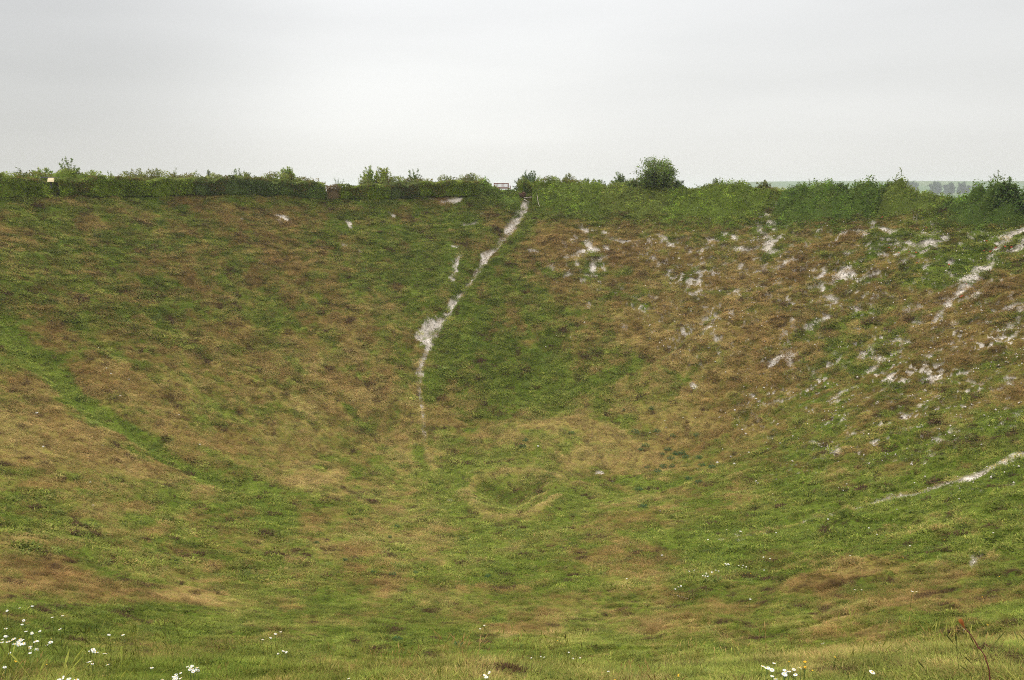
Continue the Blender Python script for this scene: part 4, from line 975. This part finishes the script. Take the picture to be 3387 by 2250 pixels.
br_ = boxes('backrest', [((0, .24, .885), (W2 * 2 - .075, .05, .085)), ((0, .24, .475), (W2 * 2 - .075, .045, .06))], M_WOOD, bench)
for k in range(11):
    boxes('slat', [((-W2 + .14 + k * (W2 * 2 - .28) / 10, .24, .675), (.045, .025, .35))], M_WOOD, br_, .003)

p = on_circle(169, 600, 1.004); d_ = math.hypot(p[0], p[1]); gz = float(H(np.array([p[0]]), np.array([p[1]]))[0])
q = ray(169, 595.5); zc = q[2] / math.hypot(q[0], q[1]) * d_
board = empty('information_lectern', (p[0], p[1], gz), math.radians(18)); tag(board, 'pale yellow sloping panel on a post in the gap of the left hedge', 'information panel')
tilt = np.array(Matrix.Rotation(math.radians(38), 3, 'X'))
boxes('panel', [((0, 0, zc - gz), (.50, .55, .03), tilt)], M_PANEL, board)
boxes('post', [((-.05, .05, (zc - gz) / 2 - .12), (.12, .10, zc - gz - .05))], M_GREYWOOD, board)
p = on_circle(160, 588, 1.012); d_ = math.hypot(p[0], p[1]); gz = float(H(np.array([p[0]]), np.array([p[1]]))[0]); q = ray(160, 587.5); zc = q[2] / math.hypot(q[0], q[1]) * d_
rail = empty('wooden_rail', (p[0], p[1], gz), math.radians(25)); tag(rail, 'dark grey wooden rail behind the pale panel', 'rail')
boxes('handrail', [((0, 0, zc - gz), (1.5, .10, .11))], M_GREYWOOD, rail)
for sx in (-.62, .62): boxes('post', [((sx, 0, (zc - gz) / 2 - .08), (.10, .08, zc - gz + .02))], M_GREYWOOD, rail)

def lump(name, p, r, mat, label, cat, squash=(1, 1, 1), amp=.3, group=None, seed=0, level=3):
    import bmesh
    bm = bmesh.new(); bmesh.ops.create_icosphere(bm, subdivisions=level, radius=1.0)
    V = np.array([v.co for v in bm.verts]); F = np.array([[v.index for v in f.verts] for f in bm.faces]); bm.free()
    k = 1 + amp * fbm(V[:, 0] * 1.6 + seed, V[:, 1] * 1.6 + V[:, 2] * 1.3, 3, seed % 13)
    V = V * k[:, None] * np.array(squash) * r
    o = np_mesh(name, V, F, mat); o.location = p; tag(o, label, cat, group); return o
def at(px, py, lift=0.0):
    q = raycast(px, py, H); return np.array([q[0], q[1], q[2] + lift])
q = at(1728, 650, .15)
rt = empty('root_plate', q); tag(rt, 'brown overhanging clod of earth and roots at the path top', 'earth clod')
o = lump('earth', (0, 0, 0), .42, M_EARTH, None, None, (1.0, .7, .75), .45, seed=5); o.parent = rt
paths = []
for k in range(26):
    a = RNG.random() * 6.283; b0 = np.array([math.cos(a) * .3, -.2 * RNG.random(), math.sin(a) * .2]); e_ = b0 * 1.5 + RNG.normal(size=3) * .12 + [0, -.1, -.12]
    paths.append(([b0, (b0 + e_) / 2 + RNG.normal(size=3) * .04, e_], [.02, .014, .006]))
tubes('roots', paths, M_EARTH, rt)
def log(pp, rad, label, lift=.12, mat=M_PALEWOOD, name='log', cat='log', group=None):
    pts = [at(x, y, lift) for x, y in pp]; o0 = pts[0].copy()
    P_ = []
    for i, a in enumerate(pts[:-1]):
        for t in (0, .33, .66): P_.append(a + (pts[i + 1] - a) * t + RNG.normal(size=3) * rad * .25)
    P_.append(pts[-1]); P_ = [a - o0 for a in P_]
    o = tubes(name, [(P_, [rad * (1 - .35 * i / len(P_)) for i in range(len(P_))])], mat, sides=7 if False else 4)
    o.location = o0; tag(o, label, cat, group); return o
log([(1733, 661), (1747, 660), (1761, 659)], .06, 'thin pale branch lying level across the path top', .22)
log([(1732, 664), (1745, 671)], .07, 'short pale log lying aslant at the path top', .12)
log([(2240, 1975), (2275, 1985)], .018, 'thin dead stick lying in the near grass, middle right', .05, name='stick', cat='stick')
log([(2215, 1968), (2268, 1984)], .014, 'brown dead stick beside the thin one, middle right', .04, M_BARK, 'stick', 'stick')
log([(2818, 2130), (2838, 2146)], .018, 'short brown twig in dry grass at lower right', .04, M_BARK, 'stick', 'stick')
log([(2872, 2148), (2892, 2138), (2912, 2129)], .018, 'forked pale stick right of the short brown twig', .04, name='stick', cat='stick')
log([(3132, 1660), (3150, 1640)], .02, 'thin twig standing from the grass at far right', .06, M_BARK, 'stick', 'stick')
log([(1775, 655), (1781, 690), (1786, 700)], .03, 'pale bare stem hanging down the bank right of the path', .5, name='stem', cat='stem')

# ------------------------------------------------------------------ flowers and stones, each one a thing
def disc_flower(rad, petals, droop, mat_p, mat_c, centre):
    V, F = [(0, 0, 0)], []
    for k in range(petals):
        a = k / petals * 6.2832; da = 3.1416 / petals * .82; v0 = len(V)
        for rr_, w, z in ((.25, .6, .004), (.7, 1, .003), (1.0, .45, -droop)):
            V += [(rad * rr_ * math.cos(a - da * w), rad * rr_ * math.sin(a - da * w), z * rad * 4), (rad * rr_ * math.cos(a + da * w), rad * rr_ * math.sin(a + da * w), z * rad * 4)]
        F += [(v0, v0 + 2, v0 + 3, v0 + 1), (v0 + 2, v0 + 4, v0 + 5, v0 + 3)]
    pm = np_mesh('petals', np.array(V), np.array(F), mat_p, link=False)
    V2, F2 = [], []
    for i, (rr_, z) in enumerate(((centre, .0), (centre * .8, .12), (.001, .17))):
        for k in range(8): V2.append((rad * rr_ * math.cos(k * .7854), rad * rr_ * math.sin(k * .7854), rad * (z + .03)))
    for i in range(2):
        for k in range(8): F2.append((i * 8 + k, i * 8 + (k + 1) % 8, i * 8 + 8 + (k + 1) % 8, i * 8 + 8 + k))
    return pm, np_mesh('flower_centre', np.array(V2), np.array(F2), mat_c, link=False)
def stem_mesh(h, r): 
    o = tubes('stem', [([(0, 0, 0), (.03 * h, 0, h * .5), (0, 0, h)], [r, r, r * .8])], M_STEM); COL.objects.unlink(o); return o
def proto(h, head, mat_c):
    return [(stem_mesh(h, .0022), 0), (head[0], h), (head[1], h)]
D_HEAD = disc_flower(.0135, 14, .02, M_PETAL, M_YELLOW, .36); Y_HEAD = disc_flower(.010, 9, -.08, M_YELLOW, M_YELLOW, .4); R_HEAD = disc_flower(.030, 5, -.14, M_RED, M_BARK, .2)
PROT = {'daisy': proto(.26, D_HEAD, None), 'yellow_flower': proto(.20, Y_HEAD, None), 'poppy': proto(.3, R_HEAD, None)}
def flower(kind, px, py, label, group, scale=1.0, h=1.0, tiltx=None):
    """the flower head is seen at this spot; its stem stands in the turf below"""
    q = at(px, py); 
    if py > 1500:
        px_w = (4.2 + 2.5 * sstep(1900, 2050, py) + 2.2 * sstep(2150, 2235, py)) * scale * (.8 if kind != 'daisy' else 1)
        scale = float(np.clip(px_w * np.linalg.norm(q) / F_PX / .027, .5, 2.6)) * (.85 + .3 * RNG.random()); h = .75
    hz = {'daisy': .26, 'yellow_flower': .20, 'poppy': .3}[kind] * h * scale
    d = ray(px, py); d = d / np.linalg.norm(d)
    # walk back along the sight line until the ground is a stem's height below
    for _ in range(200):
        q2 = q - d * .04
        if q2[2] - float(H(q2[:1], q2[1:2])[0]) > hz: break
        q = q2
    gz = q[2] - hz
    r = empty(kind, (q[0], q[1], gz), RNG.random() * 6.283); r.scale = (scale,) * 3
    for (m, zoff) in PROT[kind]:
        c = m.copy(); COL.objects.link(c); c.parent = r
        if m.name.startswith('stem'): c.scale = (1, 1, h)
        else:
            c.location = (0, 0, zoff * h)
            c.rotation_euler = (math.radians(RNG.normal() * 14), math.radians(RNG.normal() * 14), 0)
    if tiltx is not None:
        r.rotation_euler = (tiltx, 0, 0)
    tag(r, label, kind.replace('_', ' '), group); return r
Zx = lambda lst, ox, oy, k: [(ox + a / k, oy + b / k) for a, b in lst]
# lower left cloud of daisies (read off the photograph)
DL = Zx([(110, 285), (505, 212), (305, 238), (815, 387), (975, 362), (370, 436), (345, 500), (92, 562), (405, 606), (498, 628), (500, 645), (622, 604), (933, 573), (92, 682), (38, 732), (30, 778), (215, 722), (195, 745), (182, 750),
         (312, 728), (345, 735), (325, 750), (270, 770), (298, 785), (228, 804), (300, 805), (285, 815), (305, 828), (372, 790), (370, 805), (120, 768), (155, 765), (555, 762), (592, 760), (803, 727), (790, 776), (735, 820), (455, 858), (493, 845),
         (455, 880), (470, 912), (468, 945), (575, 882), (567, 906), (150, 945), (75, 1165), (1447, 886), (1465, 914), (1407, 912), (1505, 935), (1640, 953), (1433, 1075), (1380, 1085), (1443, 1112), (1680, 1127), (1702, 660), (1920, 660)], 0, 1960, 4.722)
for x, y in DL: flower('daisy', x, y, 'small white daisy in the grass at lower left', 'daisies at lower left', 1.0)
for x, y in Zx([(980, 1330), (965, 1345), (1075, 1348), (1190, 1362), (920, 1366)], 0, 1960, 4.722): flower('daisy', x, y, 'larger white daisy at the bottom edge, left part', 'daisies at the bottom edge left', 1.15)
for x, y in Zx([(1872, 1362), (1765, 1398), (1810, 1413), (1722, 1403), (1750, 1412), (1768, 1425), (1745, 1430), (1795, 1437), (1820, 1440), (1775, 1447), (1618, 1475), (1610, 1490), (1592, 1497), (1625, 1500), (1658, 1462), (1660, 1510), (1620, 1515), (1600, 1518), (1490, 1525), (1395, 1413)], 0, 1700, 2.7777):
    flower('daisy', x, y, 'white daisy in the cluster among pale grass, lower left of middle', 'daisies left of the bottom middle', .95)
for x, y in Zx([(218, 1083), (170, 1102), (125, 1138), (52, 1154), (243, 1260), (193, 1283), (268, 1270), (842, 1512), (2088, 1025), (2050, 1055), (2095, 1482), (2107, 1500), (2132, 1458)], 850, 1700, 2.7777):
    flower('daisy', x, y, 'scattered white daisy in the grass near the bottom middle', 'daisies near the bottom middle', 1.0)
for x, y in Zx([(155, 1322), (247, 1310), (278, 1316), (503, 1272), (543, 1328), (607, 1322), (867, 1445)], 1700, 1700, 2.7777):
    flower('daisy', x, y, 'small white daisy right of the bottom middle', 'daisies right of the bottom middle', .85)
for x, y in Zx([(582, 582), (640, 610), (665, 612), (725, 643), (728, 738), (780, 783), (920, 645), (935, 668), (990, 665), (912, 706), (935, 725), (1067, 635), (1162, 612), (1518, 228), (758, 536), (1090, 718)], 2400, 2080, 4.722):
    flower('daisy', x, y, 'white daisy beside the yellow flowers at lower right', 'daisies beside the yellow flowers', 1.12)
flower('daisy', 2885, 2223, 'largest white daisy with yellow centre at lower right', None, 1.5, .6)
for x, y in Zx([(1942, 455), (1955, 462), (1967, 458), (1975, 465), (1950, 470), (2065, 475), (2105, 472), (2098, 492), (2133, 486), (1612, 527), (1657, 516), (1768, 547), (1817, 535), (1855, 516), (1880, 524), (1735, 567), (1758, 570), (1780, 573), (1535, 662), (1512, 670), (1483, 690), (1035, 595), (2292, 397), (2352, 408), (2172, 783), (2298, 516), (1952, 145), (2075, 158), (2085, 160), (2053, 208), (1782, 236)], 1700, 1700, 2.7777):
    flower('daisy', x, y, 'tiny white daisy on the green sweep right of the middle', 'daisies on the green sweep', 1.15)
for x, y in Zx([(935, 128), (1010, 187), (1313, 292), (765, 380), (560, 47), (375, 143), (83, 173), (870, 697), (810, 697), (1335, 711), (1375, 714), (28, 408), (2080, 173), (1790, 42)], 2537, 1700, 2.7777):
    flower('daisy', x, y, 'lone white daisy on the slope at lower right', 'daisies on the lower right slope', 1.15)
for x, y in Zx([(2200, 5), (2120, 455), (2150, 462), (2190, 468), (2225, 470), (2248, 512), (1965, 575), (1985, 600), (2035, 632), (2060, 590), (2020, 1090), (2115, 1048), (1905, 1150), (2085, 1105), (2265, 1080), (730, 1252), (700, 1310), (1355, 1240), (1765, 1388), (1430, 935), (1275, 1022), (1160, 1440), (1000, 703), (428, 470), (425, 387), (127, 592), (50, 1342), (80, 1402), (735, 1252)], 2537, 1150, 2.7777):
    flower('daisy', x, y, 'tiny white flower on the patchy slope at right', 'white flowers on the right slope', 1.5)
for x, y in Zx([(1250, 345), (1262, 358), (1235, 350), (1308, 385), (1318, 398), (1300, 378), (1395, 430), (1405, 445), (1690, 240), (1700, 255), (1675, 262), (1632, 262), (1622, 290), (1655, 272), (1665, 285), (1640, 300), (1655, 325), (1685, 240), (1705, 262), (1885, 172), (1905, 475)], 1700, 600, 2.7777):
    flower('daisy', x, y, 'white flower on the green bank below the round tree', 'white flowers on the far bank', 2.6, .8)
for x, y in Zx([(1240, 518), (1225, 520), (1250, 512), (1235, 590), (1250, 600), (1240, 612), (1357, 652), (985, 515), (1708, 442)], 2400, 2080, 4.722):
    flower('yellow_flower', x, y, 'golden yellow flower right of the daisies at lower right', 'yellow flowers at lower right', 1.15)
for x, y in Zx([(1513, 1478), (1510, 1490), (928, 1525), (1195, 605), (1215, 250), (400, 1165), (2175, 550), (1975, 565), (2125, 550), (2225, 497)], 1700, 1700, 2.7777):
    flower('yellow_flower', x, y, 'small yellow flower right of the bottom middle', 'yellow flowers right of the middle', 1.0)
for x, y in Zx([(248, 1080), (243, 1060), (195, 795), (735, 1128)], 0, 1960, 4.722): flower('yellow_flower', x, y, 'small yellow flower among the daisies at lower left', 'yellow flowers at lower left', 1.0)
for x, y in Zx([(110, 1435), (122, 1428), (108, 1465)], 850, 1150, 2.7777): flower('yellow_flower', x, y, 'yellow flower on the dark green patch left of middle', 'yellow flowers left of middle', 1.8)
for x, y in Zx([(625, 1318), (1978, 765), (2135, 575), (1165, 655), (2025, 1020), (1250, 405), (1630, 240), (1095, 195)], 2537, 1700, 2.7777): flower('yellow_flower', x, y, 'single yellow flower on the lower right slope', 'yellow flowers on the lower right slope', 1.2)
for x, y in Zx([(248, 85), (258, 75), (238, 92), (1755, 425), (1765, 440), (1885, 520), (1875, 535), (1900, 515), (1820, 572), (1808, 580), (1720, 568), (760, 745), (750, 742), (1390, 1225), (1370, 1235), (1410, 1215), (740, 590), (765, 255), (890, 232), (2020, 505), (2115, 515), (195, 755), (490, 595), (640, 580), (350, 520), (1215, 765), (1465, 1045)], 2860, 700, 4.3548):
    flower('poppy', x, y, 'red poppy on the stony slope at upper right', 'poppies at upper right', 2.3, .5)

STN = Zx([(1185, 295), (1020, 242), (338, 605), (1640, 622), (1715, 735), (943, 902), (395, 915), (830, 1242), (1835, 893), (905, 5), (978, 193), (1105, 445), (850, 1455)], 0, 1150, 2.7777)
for k, (x, y) in enumerate(STN):
    lump('chalk_stone', at(x, y, .02), .045 + .03 * RNG.random(), M_CHALK, 'white chalk lump lying on the left slope', 'stone', (1, .8, .65), .35, 'chalk lumps on the left slope', k + 3, 2)
STN = Zx([(153, 178), (1127, 122)], 850, 1150, 2.7777)
for k, (x, y) in enumerate(STN):
    lump('chalk_stone', at(x, y, .02), .055, M_CHALK, 'small white chalk lump left of the path foot', 'stone', (1, .8, .65), .35, 'chalk lumps left of the path', k + 33, 2)
STN = Zx([(220, 910), (1250, 785), (1915, 728), (2097, 757), (1870, 1060), (2025, 1070), (1900, 580), (1888, 645), (2050, 716), (2085, 827), (2157, 968), (2067, 213), (2057, 245), (2337, 195), (1650, 380), (2225, 475), (1790, 5), (2298, 372)], 1700, 1150, 2.7777)
for k, (x, y) in enumerate(STN):
    lump('chalk_stone', at(x, y, .03), .05 + .04 * RNG.random(), M_CHALK, 'white chalk lump on the dry slope right of middle', 'stone', (1, .8, .65), .35, 'chalk lumps right of middle', k + 53, 2)
lump('chalk_stone', at(2190, 1841, .04), .06, M_CHALK, 'pinkish white chalk lump alone in green grass, lower middle right', 'stone', (1, .7, .8), .4, None, 91, 2)

# blue-green thistly tufts standing in the dry floor
TF = Zx([(1312, 778), (1465, 818), (1208, 912), (1168, 945), (1412, 945), (1360, 990), (1488, 985), (1543, 980), (1580, 1015), (1700, 1018), (1372, 1100), (1455, 1100), (1320, 1142), (1225, 1112), (1725, 1088), (1820, 1108), (1605, 1212), (1700, 1245), (1145, 1312), (1185, 1472), (1270, 568), (1015, 580), (1112, 780), (525, 795), (105, 860), (78, 918), (1677, 815), (1440, 1025)], 1700, 1150, 2.7777)
TF2 = Zx([(1290, 122), (1222, 222), (810, 435), (1072, 548), (1245, 565), (1455, 553), (2120, 582), (550, 275), (1290, 1170), (1855, 1215)], 850, 1700, 2.7777)
def tuft_plant(x, y, r, label, group):
    q = at(x, y); d = math.hypot(q[0], q[1]); n = 130
    a = RNG.random(n) * 6.283; rr_ = r * np.sqrt(RNG.random(n)); t = RNG.random(n)
    P = np.stack([rr_ * np.cos(a), rr_ * np.sin(a) * .8, .03 + t * r * .95 * (1 - (rr_ / r) ** 2 * .7)], 1)
    root = empty('weed_tuft', q); tag(root, label, 'weed', group)
    leaf_mesh('leaves', P, r * .32 * (.6 + .7 * RNG.random(n)), leafcol(n, (.055, .115, .045), .25), root, aspect=.35)
    paths = [([(0, 0, -.02), P[k] * .6, P[k]], [.006, .005, .003]) for k in range(0, n, 9)]
    tubes('stems', paths, M_STEM, root)
for x, y in TF: tuft_plant(x, y, .20 + .12 * RNG.random(), 'small blue-green weed tuft on the dry floor right of the mound', 'weed tufts right of the mound')
for x, y in TF2: tuft_plant(x, y, .13 + .05 * RNG.random(), 'small blue-green weed tuft in the grass below the mound', 'weed tufts below the mound')

# the reddish stem close to the camera
def near(px, py, d):
    r_ = ray(px, py); return r_ / math.hypot(r_[0], r_[1]) * d
D0 = 3.1
pts = [near(x, y, D0) for x, y in ((3192, 2080), (3196, 2083), (3213, 2103), (3228, 2126), (3235, 2141), (3247, 2153), (3257, 2170), (3266, 2197), (3272, 2218), (3274, 2250))]
g0 = pts[-1].copy(); g0[0] += .02; g0[2] = float(H(g0[:1], g0[1:2])[0]) - .02
pts = pts + [(pts[-1] + g0) / 2 + np.array([.012, 0, 0]), g0]
st = empty('red_stem_plant', g0); tag(st, 'thin dark red stem with an orange leaf close by at lower right', 'plant')
pts = [p_ - g0 for p_ in pts]
M_REDSTEM = flat_mat('red_stem', (.14, .035, .03), .5, noise=30)
tubes('stem', [(pts, [.0012, .0019, .0021, .0022, .0027, .0022, .0023, .0024, .0025, .0026, .003, .0034])], M_REDSTEM, st)
M_ORANGE = flat_mat('orange_leaf', (.42, .13, .035), .6, noise=40)
lp = [near(x, y, D0 - .02) - g0 for x, y in ((3192, 2080), (3181, 2068), (3171, 2058), (3170, 2050), (3180, 2046), (3187, 2056), (3190, 2068))]
cen = sum(lp) / len(lp) + np.array([0, -.006, .003]); V = [cen] + lp; F = [(0, 1 + i, 1 + (i + 1) % 7) for i in range(7)]
np_mesh('leaf', np.array(V), np.array(F), M_ORANGE, None, st, smooth=True)
cp = [near(x, y, D0) - g0 for x, y in ((3194, 2081), (3189, 2082), (3186, 2088), (3187, 2094))]
tubes('tendril', [(cp, [.001, .001, .0009, .0006])], M_PALEWOOD, st)

# ------------------------------------------------------------------ the air between here and the hill
hz = bpy.data.meshes.new('haze'); S_ = 2700.0; zb, ztp = -24.0, 18.5
hv = [(x, y, z) for z in (zb, ztp) for x, y in ((-S_, -S_), (S_, -S_), (S_, S_), (-S_, S_))]
hz.from_pydata(hv, [], [(3, 2, 1, 0), (4, 5, 6, 7), (0, 1, 5, 4), (1, 2, 6, 5), (2, 3, 7, 6), (3, 0, 4, 7)])
hm = bpy.data.materials.new('haze'); hm.use_nodes = True; hn = hm.node_tree.nodes; hn.remove(hn['Principled BSDF'])
pv = hn.new('ShaderNodeVolumePrincipled'); pv.inputs['Color'].default_value = (.93, .96, 1.0, 1); pv.inputs['Density'].default_value = .0003; pv.inputs['Anisotropy'].default_value = .2
hm.node_tree.links.new(pv.outputs[0], hn['Material Output'].inputs['Volume']); hz.materials.append(hm)
ho = bpy.data.objects.new('haze', hz); COL.objects.link(ho); tag(ho, 'pale summer haze over the fields', 'haze', None, 'stuff'); del ho['category']
